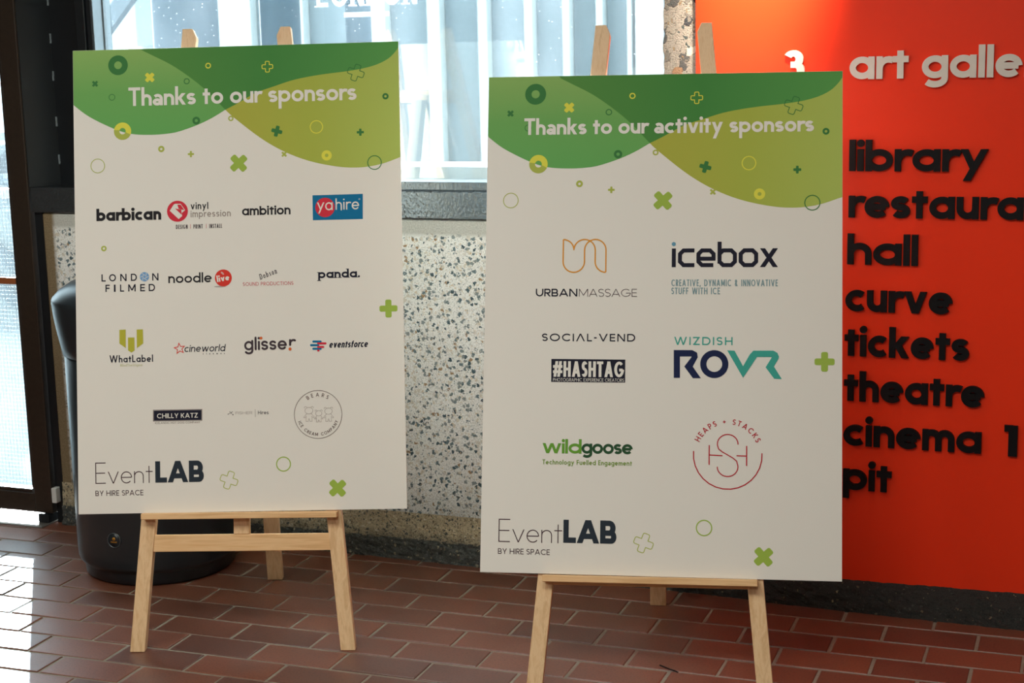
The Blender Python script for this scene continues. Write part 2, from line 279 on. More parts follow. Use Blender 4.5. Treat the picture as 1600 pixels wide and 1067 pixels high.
def prism(bm, pts, t, axis='z', base=0.):
    """closed outline pts (2D) extruded by t"""
    def P(p, h):
        if axis == 'z': return (p[0], p[1], base+h)
        if axis == 'y': return (p[0], base+h, p[1])
        return (base+h, p[0], p[1])
    a = [bm.verts.new(P(p, 0)) for p in pts]; b = [bm.verts.new(P(p, t)) for p in pts]
    n = len(pts); bm.faces.new(a[::-1]); bm.faces.new(b)
    for i in range(n): bm.faces.new((a[i], a[(i+1) % n], b[(i+1) % n], b[i]))
    bmesh.ops.recalc_face_normals(bm, faces=bm.faces)
    return bm
def lathe(bm, prof, n=64, c=(0, 0)):
    rings = []
    for r, z in prof: rings.append([bm.verts.new((c[0]+r*cos(2*pi*i/n), c[1]+r*sin(2*pi*i/n), z)) for i in range(n)])
    for a, b in zip(rings, rings[1:]):
        for i in range(n): bm.faces.new((a[i], a[(i+1) % n], b[(i+1) % n], b[i]))
    bm.faces.new(rings[0][::-1]); bm.faces.new(rings[-1])
    bmesh.ops.recalc_face_normals(bm, faces=bm.faces); return bm
def beam(bm, a, b, wx, wz):
    """rectangular bar from a to b"""
    a, b = Vector(a), Vector(b); d = (b-a).normalized(); s = d.cross(Vector((0, 0, 1)))
    s = s.normalized() if s.length > 1e-4 else Vector((1, 0, 0)); u = s.cross(d)
    vs = [bm.verts.new(p+s*i*wx/2+u*j*wz/2) for p in (a, b) for i, j in ((-1, -1), (1, -1), (1, 1), (-1, 1))]
    for f in ((0, 1, 2, 3), (7, 6, 5, 4), (0, 4, 5, 1), (1, 5, 6, 2), (2, 6, 7, 3), (3, 7, 4, 0)): bm.faces.new([vs[i] for i in f])
    bmesh.ops.recalc_face_normals(bm, faces=bm.faces)

# ------------------------------------------------------------------ geometric stroke lettering
def arc(cx, cy, rx, ry, a0, a1, n=None):
    n = n or max(4, int(abs(a1-a0)/12))
    return [(cx+rx*cos(rad(a0+(a1-a0)*i/n)), cy+ry*sin(rad(a0+(a1-a0)*i/n))) for i in range(n+1)]
def strip(pts, h, closed=False):
    """polyline -> list of quads, mitred"""
    pts = [p for i, p in enumerate(pts) if i == 0 or math.hypot(p[0]-pts[i-1][0], p[1]-pts[i-1][1]) > h*.02]
    if len(pts) < 2: return []
    n = len(pts); L, R = [], []
    for i in range(n):
        p = pts[i]; a = pts[(i-1) % n] if (closed or i > 0) else None; b = pts[(i+1) % n] if (closed or i < n-1) else None
        def nrm(u, v):
            dx, dy = v[0]-u[0], v[1]-u[1]; l = math.hypot(dx, dy) or 1; return (-dy/l, dx/l)
        if a is None: nx, ny = nrm(p, b)
        elif b is None: nx, ny = nrm(a, p)
        else:
            n1, n2 = nrm(a, p), nrm(p, b); sx, sy = n1[0]+n2[0], n1[1]+n2[1]; l = math.hypot(sx, sy) or 1; sx, sy = sx/l, sy/l
            k = 1/max(.4, sx*n1[0]+sy*n1[1]); nx, ny = sx*k, sy*k
        L.append((p[0]+nx*h, p[1]+ny*h)); R.append((p[0]-nx*h, p[1]-ny*h))
    q = []
    for i in range(n if closed else n-1):
        j = (i+1) % n; q.append([R[i], R[j], L[j], L[i]])
    return q
class G:
    """one letter as polygons; X x-height, H cap height, h half stroke"""
    def __init__(s, X, H, h, serif=False, rnd=False, bw=1.0):
        s.X, s.H, s.h, s.sf, s.rnd, s.bw = X, H, h, serif, rnd, bw; s.D = (H-X)*.95; s.st = []
    def S(s, pts, closed=False):
        q = strip(pts, s.h, closed)
        if s.rnd and not closed:
            for p in (pts[0], pts[-1]): q.append(arc(p[0], p[1], s.h, s.h, 0, 330, 11))
        s.st.append(q)
    def V(s, x, y0, y1, fb=True, ft=False):
        if s.rnd: y0 += s.h; y1 -= s.h
        s.S([(x, y0), (x, y1)])
        if s.sf:
            t = s.h*.62; e = s.h*1.1
            if fb: s.st.append([[(x-s.h-e, y0), (x+s.h+e, y0), (x+s.h+e, y0+t), (x-s.h-e, y0+t)]])
            if ft: s.st.append([[(x-s.h-e, y1-t), (x+s.h, y1-t), (x+s.h, y1), (x-s.h-e, y1)]])
    def Hh(s, x0, x1, y): s.S([(x0, y), (x1, y)])
    def Dg(s, x0, y0, x1, y1):
        hw = s.h*math.hypot(x1-x0, y1-y0)/max(abs(y1-y0), 1e-6)
        s.st.append([[(x0-hw, y0), (x0+hw, y0), (x1+hw, y1), (x1-hw, y1)][::(1 if y1 > y0 else -1)]])
    def ess(s, W, Y):
        h = s.h; rx = W/2-h; ry = (Y-2*h)/4
        p = arc(W/2, Y-h-ry, rx, ry, 28, 250, 16); q = arc(W/2, h+ry, rx, ry, 70, -152, 16)
        s.S(p+q)
def glyph(ch, X, H, w, serif=False, rnd=False, bw=1.0, style=''):
    g = G(X, H, w/2, serif, rnd, bw); h = g.h; B = X*bw; D = g.D; S, V, Hh, Dg = g.S, g.V, g.Hh, g.Dg
    bowl = lambda: S(arc(B/2, X/2, B/2-h, X/2-h, 0, 348, 29), True)
    W = B
    if ch == ' ': W = X*.42
    elif ch == 'o': bowl()
    elif ch == 'a': bowl(); V(B-h, 0, X)
    elif ch == '\u0251':
        W = B*.84; V(W-h, 0, X*.6); rx = W/2-h*.9; S(arc(W-h-rx, X-h-rx*.92, rx, rx*.92, 140, 0, 10)+[(W-h, X*.5)]); S(arc(W*.44, X*.30, W*.44-h*.95, X*.30-h*.9, 0, 345, 23), True)
    elif ch == 'b': bowl(); V(h, 0, H, True, True)
    elif ch == 'd': bowl(); V(B-h, 0, H, True, True)
    elif ch == 'p': bowl(); V(h, -D, X, True, True)
    elif ch == 'q': bowl(); V(B-h, -D, X)
    elif ch == 'g':
        bowl(); rx = B/2-h; ry = min(rx, D-h); yc = -D+h+ry; S([(B-h, X)]+arc(B/2, yc, rx, ry, 0, -145, 12))
    elif ch == 'c': W = B*.86; S(arc(B/2, X/2, B/2-h, X/2-h, 48, 312))
    elif ch == 'e':
        Hh(h, B-h*1.2, X*.5); S(arc(B/2, X/2, B/2-h, X/2-h, 0, 318))
    elif ch in 'nhm':
        N = B*.86 if ch != 'm' else B*.78; rx = N/2-h; ry = min(rx, X/2-h)
        V(h, 0, H if ch == 'h' else X, True, True); S(arc(N/2, X-h-ry, rx, ry, 180, 0, 12)+[(N-h, 0)]); W = N
        if serif: V(N-h, 0, X*.3)
        if ch == 'm': S(arc(N/2+N-2*h, X-h-ry, rx, ry, 180, 0, 12)+[(2*N-3*h, 0)]); W = 2*N-2*h
    elif ch == 'u':
        N = B*.86; rx = N/2-h; ry = min(rx, X/2-h); S([(h, X)]+arc(N/2, h+ry, rx, ry, 180, 360, 12)+[(N-h, X)]); V(N-h, 0, X); W = N
    elif ch == 'r':
        V(h, 0, X, True, True); rx = B*.36; S(arc(h+rx, X-h-rx, rx, rx, 180, 62, 8)); W = B*.58
    elif ch == 't':
        W = B*.62; V(W*.48, 0, X+(H-X)*.55); Hh(0, W, X-h)
    elif ch == 'f':
        W = B*.62; x = W*.42; r = B*.26; S([(x, 0), (x, H-h-r)]+arc(x+r, H-h-r, r, r, 180, 80, 8)); Hh(0, W, X-h)
    elif ch in 'ij':
        W = 2*h*1.0; V(h, 0 if ch == 'i' else -D, X, True, True); r = h*1.18
        g.st.append([arc(h, X+(H-X)*.62, r, r, 0, 345, 23)]); W = 2*h
    elif ch == 'l': V(h, 0, H, True, True); W = 2*h
    elif ch == 'k':
        V(h, 0, H, True, True); W = B*.88; Dg(2*h-.1*h, X*.45, W-h*1.3, X); Dg(W-h*1.15, 0, 2*h+.1*X, X*.62)
    elif ch == 's': W = B*.76; g.ess(W, X)
    elif ch == 'v': W = B*.98; k = h*1.15; Dg(W/2, 0, k, X); Dg(W/2, 0, W-k, X)
    elif ch == 'y': W = B*.98; k = h*1.15; Dg(W/2-.02*B, .12*X, k, X); Dg(W*.24, -D, W-k, X)
    elif ch == 'w':
        W = B*1.45; k = h*1.15; Dg(W*.28, 0, k, X); Dg(W*.28, 0, W/2, X); Dg(W*.72, 0, W/2, X); Dg(W*.72, 0, W-k, X)
    elif ch == 'x': W = B*.92; k = h*1.3; Dg(k, 0, W-k, X); Dg(W-k, 0, k, X)
    elif ch == 'z': W = B*.8; Hh(0, W, h); Hh(0, W, X-h); Dg(h*1.6, h, W-h*1.6, X-h)
    # capitals
    elif ch in 'OQ0': W = H*(.98 if ch != '0' else .7)*bw; S(arc(W/2, H/2, W/2-h, H/2-h, 0, 350, 35), True)
    elif ch == 'C': W = H*.84*bw; S(arc(H*.48*bw, H/2, H*.48*bw-h, H/2-h, 45, 315))
    elif ch == 'G':
        c = H*.48*bw; W = 2*c; S(arc(c, H/2, c-h, H/2-h, 45, 358)); Hh(c, W-h, H*.46)
    elif ch == 'D': W = H*.78*bw; V(h, 0, H); r = W*.52; S([(h, H-h), (W-r, H-h)]+arc(W-r, H/2, r-h, H/2-h, 90, -90)+[(h, h)])
    elif ch in 'PRB':
        W = H*.58*bw; m = H*.46; V(h, 0, H); r = min((H-m)/2, W-2.3*h)
        S([(h, H-h), (W-r, H-h)]+arc(W-r, (H-h+m)/2, max(r-h, h*.3), (H-h-m)/2, 90, -90, 12)+[(h, m)])
        if ch == 'R': Dg(W-h*.9, 0, W*.42, m)
        if ch == 'B': r2 = min(m/2, W*1.06-2.3*h); W2 = W*1.06; S([(h, m), (W2-r2, m)]+arc(W2-r2, (m+h)/2, max(r2-h, h*.3), (m-h)/2, 90, -90, 12)+[(h, h)]); W = W2
    elif ch == 'E' or ch == 'F':
        W = H*.52*bw; V(h, 0, H); Hh(h, W, H-h); Hh(h, W*.94, H*.5)
        if ch == 'E': Hh(h, W, h)
    elif ch == 'L': W = H*(.66 if serif else .48)*bw; V(h, 0, H); Hh(h, W, h)
    elif ch == 'I': V(h, 0, H, True, True); W = 2*h
    elif ch == 'J': W = H*.4*bw; S([(W-h, H), (W-h, H*.3)]+arc(W/2, H*.3, W/2-h, H*.3-h, 0, -150))
    elif ch == 'H': W = H*.72*bw; V(h, 0, H); V(W-h, 0, H); Hh(h, W-h, H*.5)
    elif ch == 'T': W = H*.62*bw; V(W/2, 0, H); Hh(0, W, H-h)
    elif ch == 'U': W = H*.7*bw; r = W/2-h; S([(h, H)]+arc(W/2, h+r, r, r, 180, 360, 14)+[(W-h, H)])
    elif ch == 'N':
        W = H*.74*bw; V(h, 0, H); V(W-h, 0, H, False); Dg(W-h*1.1, 0, h*1.1, H)
    elif ch == 'M':
        W = H*.9*bw; V(h, 0, H); V(W-h, 0, H); Dg(W/2, H*.16, h*1.1, H); Dg(W/2, H*.16, W-h*1.1, H)
    elif ch in 'AV\u039b':
        W = H*.86*bw; k = h*1.12
        if ch == 'V': Dg(W/2, 0, k, H); Dg(W/2, 0, W-k, H)
        else:
            Dg(k, 0, W/2, H); Dg(W-k, 0, W/2, H)
            if ch == 'A': Hh(W*.2, W*.8, H*.3)
    elif ch == 'W':
        W = H*1.22*bw; k = h*1.12; Dg(W*.28, 0, k, H); Dg(W*.28, 0, W/2, H); Dg(W*.72, 0, W/2, H); Dg(W*.72, 0, W-k, H)
    elif ch == 'X': W = H*.74*bw; Dg(h*1.3, 0, W-h*1.3, H); Dg(W-h*1.3, 0, h*1.3, H)
    elif ch == 'K': W = H*.66*bw; V(h, 0, H); Dg(2*h, H*.42, W-h*1.3, H); Dg(W-h*1.3, 0, 2*h+H*.1, H*.6)
    elif ch == 'Y': W = H*.74*bw; V(W/2, 0, H*.46); Dg(W/2, H*.4, h*1.2, H); Dg(W/2, H*.4, W-h*1.2, H)
    elif ch == 'Z': W = H*.64*bw; Hh(0, W, h); Hh(0, W, H-h); Dg(h*1.6, h, W-h*1.6, H-h)
    elif ch == 'S': W = H*.56*bw; g.ess(W, H)
    elif ch == '1': W = H*.3; V(W-h, 0, H); Hh(0, W-h, H-h*.9)
    elif ch == '3':
        W = H*.6; ra = H*.25-h*.35; rb = H*.29-h*.35
        S(arc(W*.5, H-h-ra+h*.2, W*.44-h, ra-h*.2, 150, -80, 16)); S(arc(W*.5, h+rb-h*.2, W*.5-h, rb-h*.2, 80, -152, 16)); Hh(W*.38, W*.6, H*.53)
    elif ch == '#': W = H*.6; Dg(W*.2, 0, W*.4, H); Dg(W*.6, 0, W*.8, H); Hh(0, W, H*.66); Hh(0, W, H*.32)
    elif ch == '&': W = H*.66*bw; S(arc(W*.42, H*.75, W*.22, H*.25-h, 0, 350, 16), True); S(arc(W*.42, H*.27, W*.42-h, H*.27-h, 60, 330)); Dg(W-h, 0, W*.3, H*.62)
    elif ch == '.': W = 2.2*h; g.st.append([arc(h*1.1, h*1.1, h*1.15, h*1.15, 0, 345, 20)])
    elif ch == ',': W = 2*h; Dg(h*.6, -H*.12, h*1.2, H*.14)
    elif ch == '-': W = H*.34; Hh(0, W, H*.46)
    elif ch == '+': W = H*.5; Hh(0, W, H*.45); S([(W/2, H*.2), (W/2, H*.7)])
    if ch == 'i' and style == 'ligt': pass
    return g.st, W
def text_polys(s, x0, y0, width, H, wgt, xr=.66, gap=.1, serif=False, rnd=False, bw=1.0, shear=0., rot=0., letters=False):
    """letters of s fitted from x0 to x0+width; H cap height, wgt stroke"""
    def lay(bwv):
        x = 0; out = []
        for ch in s:
            st, W = glyph(ch, H*xr, H, wgt, serif, rnd, bwv); out.append((x, st, W)); x += W+gap*H
        return out, x-gap*H
    # choose the bowl width so that letters fill the measured width, then a small residual scale
    lo, hi = .45, 2.2
    for _ in range(22):
        mid = (lo+hi)/2
        if lay(mid)[1] < width: lo = mid
        else: hi = mid
    lt, tot = lay((lo+hi)/2); k = width/tot
    res = []
    cr, sr = cos(rad(rot)), sin(rad(rot))
    for x, st, W in lt:
        L = []
        for si, q in enumerate(st):
            for poly in q:
                pp = []
                for (a, b) in poly:
                    X_ = (x+a)*k + b*shear; Y_ = b
                    pp.append((x0+X_*cr-Y_*sr, y0+X_*sr+Y_*cr))
                L.append((pp, si % 7))
        res.append(L)
    return res if letters else [p for L in res for p in L]
WAVE_A1 = [[-413.6,1031.3],[-372.3,999.6],[-309.5,967.6],[-265.5,953.8],[-216.3,950.3],[-174.0,952.1],[-143.0,957.4],[-97.2,972.4],[-60.1,989.1],[-26.8,1008.4]]
WAVE_A2 = [[-26.8,1008.4],[4.3,1023.6],[51.7,1049.1],[97.3,1064.0],[142.9,1077.9],[188.3,1086.5],[234.4,1092.4],[279.8,1096.8],[325.5,1103.5],[361.6,1113.3],[389.2,1127.5],[407.3,1145.5],[413.8,1155.8]]
WAVE_B1 = [[-242.6,1168.1],[-208.6,1150.5],[-163.3,1126.5],[-118.2,1095.2],[-73.2,1057.5],[-26.8,1008.4]]
WAVE_B2 = [[-26.8,1008.4],[-5.4,988.4],[50.0,943.3],[94.9,913.1],[139.8,890.1],[184.7,873.4],[229.7,862.3],[274.8,855.3],[321.0,854.7],[366.7,861.9],[413.6,877.7]]
SHAPES = [["ring",-297.9,1128.8,25.0,15.2,"D",0],["plus",-217.5,1095.6,13.4,9.8,"Y",45],["plus",-357.3,1083.3,8.5,5.9,"D",45],["ring",-314.5,1048.0,8.2,1.6,"D",0],["ring",-123.6,1083.2,7.6,2.3,"D",0],["ring",-68.5,1121.2,7.3,2.8,"Y",0],["oplus",81.6,1114.3,14.6,2.1,"Y",0],["oplus",304.8,1092.8,21.8,1.8,"D",-20],["ring",-100.8,983.0,9.8,5.9,"D",0],["ring",-288.7,961.4,22.0,13.9,"YO",0],["ring",-13.0,986.2,6.8,3.2,"O",0],["ring",-190.8,913.7,8.0,4.9,"O",0],["plus",-115.7,898.8,7.8,4.9,"O",0],["ring",-353.1,875.1,18.4,1.8,"O",0],["plus",5.1,872.7,24.3,17.0,"G",42],["plus",102.8,950.8,13.9,9.7,"D",-15],["plus",120.4,892.2,7.8,4.8,"O",45],["ring",203.0,958.9,16.8,2.4,"Y",0],["ring",227.6,886.5,12.9,8.4,"Y",0],["plus",313.4,942.5,9.0,6.1,"D",0],["ring",378.3,1031.2,7.9,4.8,"D",0],["ring",347.8,865.3,18.3,2.3,"D",0],["plus",376.1,498.9,22.5,15.4,"G",0],["ring",-340.3,666.2,7.0,3.9,"O",0],["oplus",-31.8,78.9,23.1,1.8,"O",-20],["ring",106.0,116.3,18.7,2.6,"G",0],["plus",240.7,54.1,24.0,16.8,"G",42]]
TXT_L = {"title":["Thanks to our sponsors",-272.4,1024.3,578.0,47.0,-0.0],"barbican":["barbican",-358.2,735.6,164.8,31.2,0.0],"vinyl":["vinyl",-118.3,759.6,44.7,17.5,-0.1],"impression":["impression",-118.6,739.7,101.4,17.0,0.0],"dpi":["DESIGN  PRINT  INSTALL",-156.3,710.9,116.8,10.6,0.0],"ambition":["ambition",11.8,740.9,122.3,22.6,-0.2],"ya":["ya",201.3,748.4,39.4,27.4,-0.1],"hire":["hire",247.9,748.9,59.3,29.4,0.1],"noodle":["noodle",-177.5,575.1,110.0,25.4,-0.4],"live":["live",-53.8,574.8,32.0,15.3,8.3],"dobson":["Dobson",55.5,578.4,45.0,13.6,17.3],"sound":["SOUND PRODUCTIONS",11.0,563.8,127.4,8.9,-0.1],"panda":["panda.",201.0,578.7,105.1,22.4,-0.4],"what":["WhatLabel",-329.7,378.8,110.5,18.1,0.0],"end":["#EndTheStigma",-303.0,368.4,56.5,6.4,-0.2],"cine":["cineworld",-140.1,401.4,102.8,17.7,-0.2],"cinemas":["cinemas",-92.9,394.1,55.5,3.3,-0.2],"gliss":["glisse",11.8,401.9,107.4,34.1,-0.6],"gr":["r",125.0,410.8,13.6,20.8,0.8],"ev":["eventsforce",225.1,404.0,96.8,17.0,-0.3],"chilly":["CHILLY KATZ",-211.0,236.5,103.1,11.9,0.3],"ice":["ICELANDIC HOT DOG COMPANY",-216.4,222.5,114.3,4.8,-0.2],"fisher":["FISHER",-12.8,242.5,42.4,6.9,-0.3],"hires":["Hires",43.9,241.7,26.8,9.0,0.2],"event":["Event",-369.3,75.7,145.1,52.9,-0.2],"lab":["LAB",-217.5,75.9,122.5,53.4,-0.3],"by":["BY HIRE SPACE",-369.7,45.3,121.1,13.1,-0.1]}
LON = [["L",-347.3,583.1,10.7],["O",-327.9,583.0,17.4],["N",-299.5,583.0,15.9],["D",-272.5,583.0,15.1],["N",-218.4,582.9,15.9]]
FIL = [["F",-337.5,556.7,11.0],["I",-316.1,556.6,4.3],["L",-300.4,556.5,10.1],["M",-279.6,556.4,18.8],["E",-249.2,556.3,12.1],["D",-227.5,556.2,15.9]]
PL = {"iris":[-238.0,592.6],"vin":[-151.9,755.6],"vinpoly":[[-171.4,757.1],[-161.3,772.5],[-157.4,774.5],[-143.5,774.1],[-132.3,757.9],[-141.3,750.6],[-140.1,743.0],[-149.1,735.7]],"vinbolt":[[-157.0,772.4],[-150.4,772.3],[-136.6,758.5],[-144.5,759.5],[-141.4,746.3],[-158.1,761.9],[-148.7,761.6]],"bars":[[-119.5,717.7],[-79.9,716.8]],"ya":[[190.2,787.0],[316.9,787.6],[315.9,724.4],[190.3,724.4]],"yac":[221.3,755.8],"reg":[308.1,774.4],"live":[-38.2,585.0],"shad":[-48.3,563.7],"w1":[[-303.5,460.5],[-287.5,461.0],[-287.9,414.3],[-303.9,426.1]],"w2":[[-282.0,440.8],[-265.8,440.7],[-265.7,408.1],[-273.6,402.8],[-282.2,408.4]],"w3":[[-259.8,460.4],[-243.9,460.6],[-243.5,425.1],[-259.8,413.7]],"star":[-151.6,410.2],"d1":[54.6,432.0],"d2":[127.3,403.2],"evb":[[[186.2,420.5],[204.5,420.2]],[[180.3,411.6],[198.1,411.2]],[[185.9,402.6],[204.2,402.2]]],"evr":[[[198.2,415.7],[216.5,415.3]],[[198.0,406.9],[210.6,406.6]],[[197.9,397.8],[199.0,397.8]]],"chil":[[-221.1,257.9],[-96.5,257.5],[-97.0,228.6],[-221.5,229.0]],"fb":[[37.3,254.5],[36.9,234.8]],"fd":[[-31.5,243.6],[-26.9,249.7],[-24.6,245.5],[-20.4,249.5],[-19.2,242.0],[-22.5,246.8]],"bear":[195.0,238.4],"heads":[[172.0,248.4],[196.5,241.2],[221.1,246.1]]}
TXT_R = {"title":["Thanks to our activity sponsors",-326.3,1028.4,674.8,39.9,-0.2],"urban":["URBAN",-292.6,644.6,97.8,18.1,-0.2],"mass":["MASSAGE",-190.9,644.3,135.4,18.1,-0.3],"social":["SOCIAL-VEND",-276.4,539.7,218.0,17.7,0.1],"hasht":["#HASHTAG",-249.3,456.4,165.9,38.2,0.0],"photo":["PHOTOGRAPHIC EXPERIENCE CREATORS",-249.1,445.8,165.8,7.5,0.0],"ice":["icebox",24.4,713.5,243.2,59.2,-0.2],"cre":["CREATIVE, DYNAMIC & INNOVATIVE",24.0,669.2,243.5,15.3,-0.2],"stuff":["STUFF WITH ICE",24.2,650.4,111.7,15.3,-0.2],"wiz":["WIZDISH",31.6,532.6,133.9,18.7,0.1],"wild":["wild",-271.4,278.3,91.4,33.4,0.1],"goose":["goose",-180.0,278.5,118.6,33.4,0.2],"tech":["Technology Fuelled Engagement",-271.0,252.4,208.1,11.3,0.1],"event":["Event",-371.3,70.9,148.6,53.3,0.7],"lab":["LAB",-219.7,72.3,123.0,53.0,0.1],"by":["BY HIRE SPACE",-372.0,43.3,121.4,12.7,-0.4]}
UM = {"o":[[-229.3,778.8]],"r":25.1,"pts":[[-229.3,778.8],[-179.2,778.7],[-228.6,726.7],[-128.9,755.2],[-153.5,726.6],[-128.8,701.1]]}
PR = {"hash":[[-253.6,498.0],[-80.9,497.6],[-80.7,444.1],[-253.3,444.1]],"dot":[28.7,767.3],"R1":[[31.5,456.2],[45.7,456.3],[45.3,505.8],[72.0,506.0],[71.3,503.7],[55.5,482.6],[75.4,455.9],[93.6,456.0],[74.8,482.8],[86.1,503.8],[84.6,514.7],[73.8,520.6],[31.0,520.7]],"O":[124.1,488.8],"Orr":32.2,"V":[[153.4,520.7],[170.0,520.1],[189.7,484.4],[205.0,511.8],[213.1,520.4],[258.2,520.7],[267.4,515.5],[271.1,506.6],[269.3,501.1],[259.5,484.3],[277.5,455.8],[260.3,456.4],[240.8,482.3],[255.4,506.2],[221.2,505.9],[189.9,457.6]],"hs":[155.9,280.4]}


def ink(name, polys, m, parent, z=.0006, label=None, k=.001):
    """flat print: polygons in the board's plane, z = height over the board face"""
    vs, fs = [], []
    for it in polys:
        pts, ly = it if (isinstance(it, tuple) and isinstance(it[1], int)) else (it, 0)
        b = len(vs); vs += [(p[0]*k, p[1]*k, z+ly*2.2e-5) for p in pts]
        a = sum(pts[i][0]*pts[(i+1) % len(pts)][1]-pts[(i+1) % len(pts)][0]*pts[i][1] for i in range(len(pts)))
        ids = list(range(b, len(vs))); fs.append(ids if a > 0 else ids[::-1])
    me = bpy.data.meshes.new(name); me.from_pydata(vs, [], fs); me.materials.append(m)
    o = link(bpy.data.objects.new(name, me), parent)
    if label: o['label'] = label
    return o
def ell(x, y, rx, ry=None, n=40): return arc(x, y, rx, ry or rx, 0, 360-360/n, n-1)
def ring(x, y, R, t, a0=0, a1=360):
    if a1-a0 >= 360: return strip(arc(x, y, R-t/2, R-t/2, 0, 360-360/48, 47), t/2, True)
    return strip(arc(x, y, R-t/2, R-t/2, a0, a1), t/2)
def line(pts, t): return strip(pts, t/2)
def plus_outline(R, a, c, rot, x, y):
    """rounded cross: arm half length R, arm width a, corner radius c"""
    h = a/2; P = []
    for q in range(4):
        for (cx, cy, s0) in ((R-c, -h+c, -90), (R-c, h-c, 0)):
            for i in range(5):
                t = rad(s0+i*22.5); px, py = cx+c*cos(t), cy+c*sin(t); ang = q*pi/2
                P.append((px*cos(ang)-py*sin(ang), px*sin(ang)+py*cos(ang)))
        ang = q*pi/2; px, py = h, h; P.append((px*cos(ang)-py*sin(ang), px*sin(ang)+py*cos(ang)))
    r = rad(rot); return [(x+p[0]*cos(r)-p[1]*sin(r), y+p[0]*sin(r)+p[1]*cos(r)) for p in P]
def arc_text(s, cx, cy, R, H, wgt, mid, span, inside=False):
    """letters round a circle; mid = angle of the middle, baseline radius R"""
    out = []; n = len(s)
    ws = [glyph(ch, H*.66, H, wgt)[1] if ch != ' ' else H*.5 for ch in s]; tot = sum(ws); acc = 0; gapA = (span*pi/180*R-tot)/(n-1)
    for ch, W in zip(s, ws):
        c = (acc+W/2-(span*pi/180*R)/2)/R; acc += W+gapA
        if ch == ' ': continue
        st, _ = glyph(ch, H*.66, H, wgt)
        th = rad(mid)-c if not inside else rad(mid)+c
        rot = th-pi/2 if not inside else th+pi/2
        ox, oy = cx+R*cos(th), cy+R*sin(th)
        for si, q in enumerate(st):
            for poly in q:
                out.append(([(ox+(a-W/2)*cos(rot)-b*sin(rot), oy+(a-W/2)*sin(rot)+b*cos(rot)) for a, b in poly], si % 7))
    return out

# ================================================================== THE SETTING
WY = rad(-0.74245701); WO = Vector((0, -.03, 0))
def wf(o):
    o.location = WO; o.rotation_euler = (0, 0, WY); return o
def fl(o, loc=None):
    if loc: o.location = loc
    return o
# floor: mortar bed with clay pavers on it
floor = struct(ob('floor', mbox(-3.2, 7, -7.6, .28, -.06, -.0026), M['mortar']), 'dark red-brown clay paver floor with grey joints')
LX, LY = .225, .1125
def paver_mesh():
    bm = bmesh.new(); hx, hy = .1085, .0522
    lv = [[bm.verts.new((sx*(hx-i), sy*(hy-i), z)) for sx, sy in ((-1, -1), (1, -1), (1, 1), (-1, 1))] for i, z in ((0, -.03), (0, -.0022), (.0008, -.0007), (.0028, 0))]
    for a, b in zip(lv, lv[1:]):
        for i in range(4): bm.faces.new((a[i], a[(i+1) % 4], b[(i+1) % 4], b[i]))
    bm.faces.new(lv[-1]); return bm
slots = []
for row in range(-2, 67):
    for j in range(-16, 33):
        x = (row/2-math.floor(row/2)+j+.5)*LX; y = -(row+.5)*LY
        if -3.0 < x < 6.9 and -7.5 < y < .25: slots.append((x, y))
def inview(x, y):
    d = Vector((x, y, 0))-CAM; zc = d.dot(fwd)
    if zc < .3: return 1e9
    px, py = 800+FPX*d.dot(rt)/zc, 533.5-FPX*d.dot(up)/zc
    return max(0, -60-px, px-1660)*5+max(0, py-1120)*3+max(0, 790-py)*3+zc
slots.sort(key=lambda s: inview(*s))
proto = ob('brick', paver_mesh(), M['brick'])
pm = proto.data
for i, (x, y) in enumerate(slots[:300]):
    o = proto if i == 0 else link(bpy.data.objects.new('brick', pm))
    o.parent = floor; o.location = (x+random.uniform(-.0012, .0012), y+random.uniform(-.0008, .0008), random.uniform(-.0009, .0004))
    o.rotation_euler = (random.uniform(-.004, .004), random.uniform(-.003, .003), random.uniform(-.006, .006))
vs, fs = [], []
pv = [v.co.copy() for v in pm.vertices]; pf = [tuple(p.vertices) for p in pm.polygons]
for x, y in slots[300:]:
    b = len(vs); vs += [(v.x+x, v.y+y, v.z) for v in pv]; fs += [tuple(b+i for i in f) for f in pf]
me = bpy.data.meshes.new('distant_bricks'); me.from_pydata(vs, [], fs); me.materials.append(M['brick'])
o = link(bpy.data.objects.new('distant_bricks', me), floor); o['kind'] = 'stuff'

# concrete back wall: low wall under the window, pier to its right, head over the openings
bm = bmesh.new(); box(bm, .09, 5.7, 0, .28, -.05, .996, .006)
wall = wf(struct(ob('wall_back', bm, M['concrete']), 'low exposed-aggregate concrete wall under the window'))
bm = bmesh.new()
edge = [(2.082+random.uniform(-.0022, .0022)+.0015*sin(i*.9), 3.0-(3.0-.996)*i/170) for i in range(171)]
prism(bm, [(5.7, .996), (5.7, 3.0)]+edge, .28, 'y', 0)
struct(ob('concrete_pier', bm, M['pier'], wall))
wall['kind'] = 'structure'
bm = bmesh.new(); box(bm, .09, 2.084, 0, .28, 2.5, 3.0); box(bm, -3.1, .09, 0, .28, 2.25, 3.0); box(bm, -3.1, -.93, 0, .28, -.05, 2.25)
ob('wall_head', bm, M['room'], wall)
def lerp_tab(tab, x):
    for (a, b), (c, d) in zip(tab, tab[1:]):
        if x <= c: return b+(d-b)*max(0, (x-a))/(c-a)
    return tab[-1][1]
CB = [(.09, .010), (1.1, .014), (1.53, .024), (2.43, .072), (3.03, .092), (5.7, .10)]
from mathutils import noise as mn
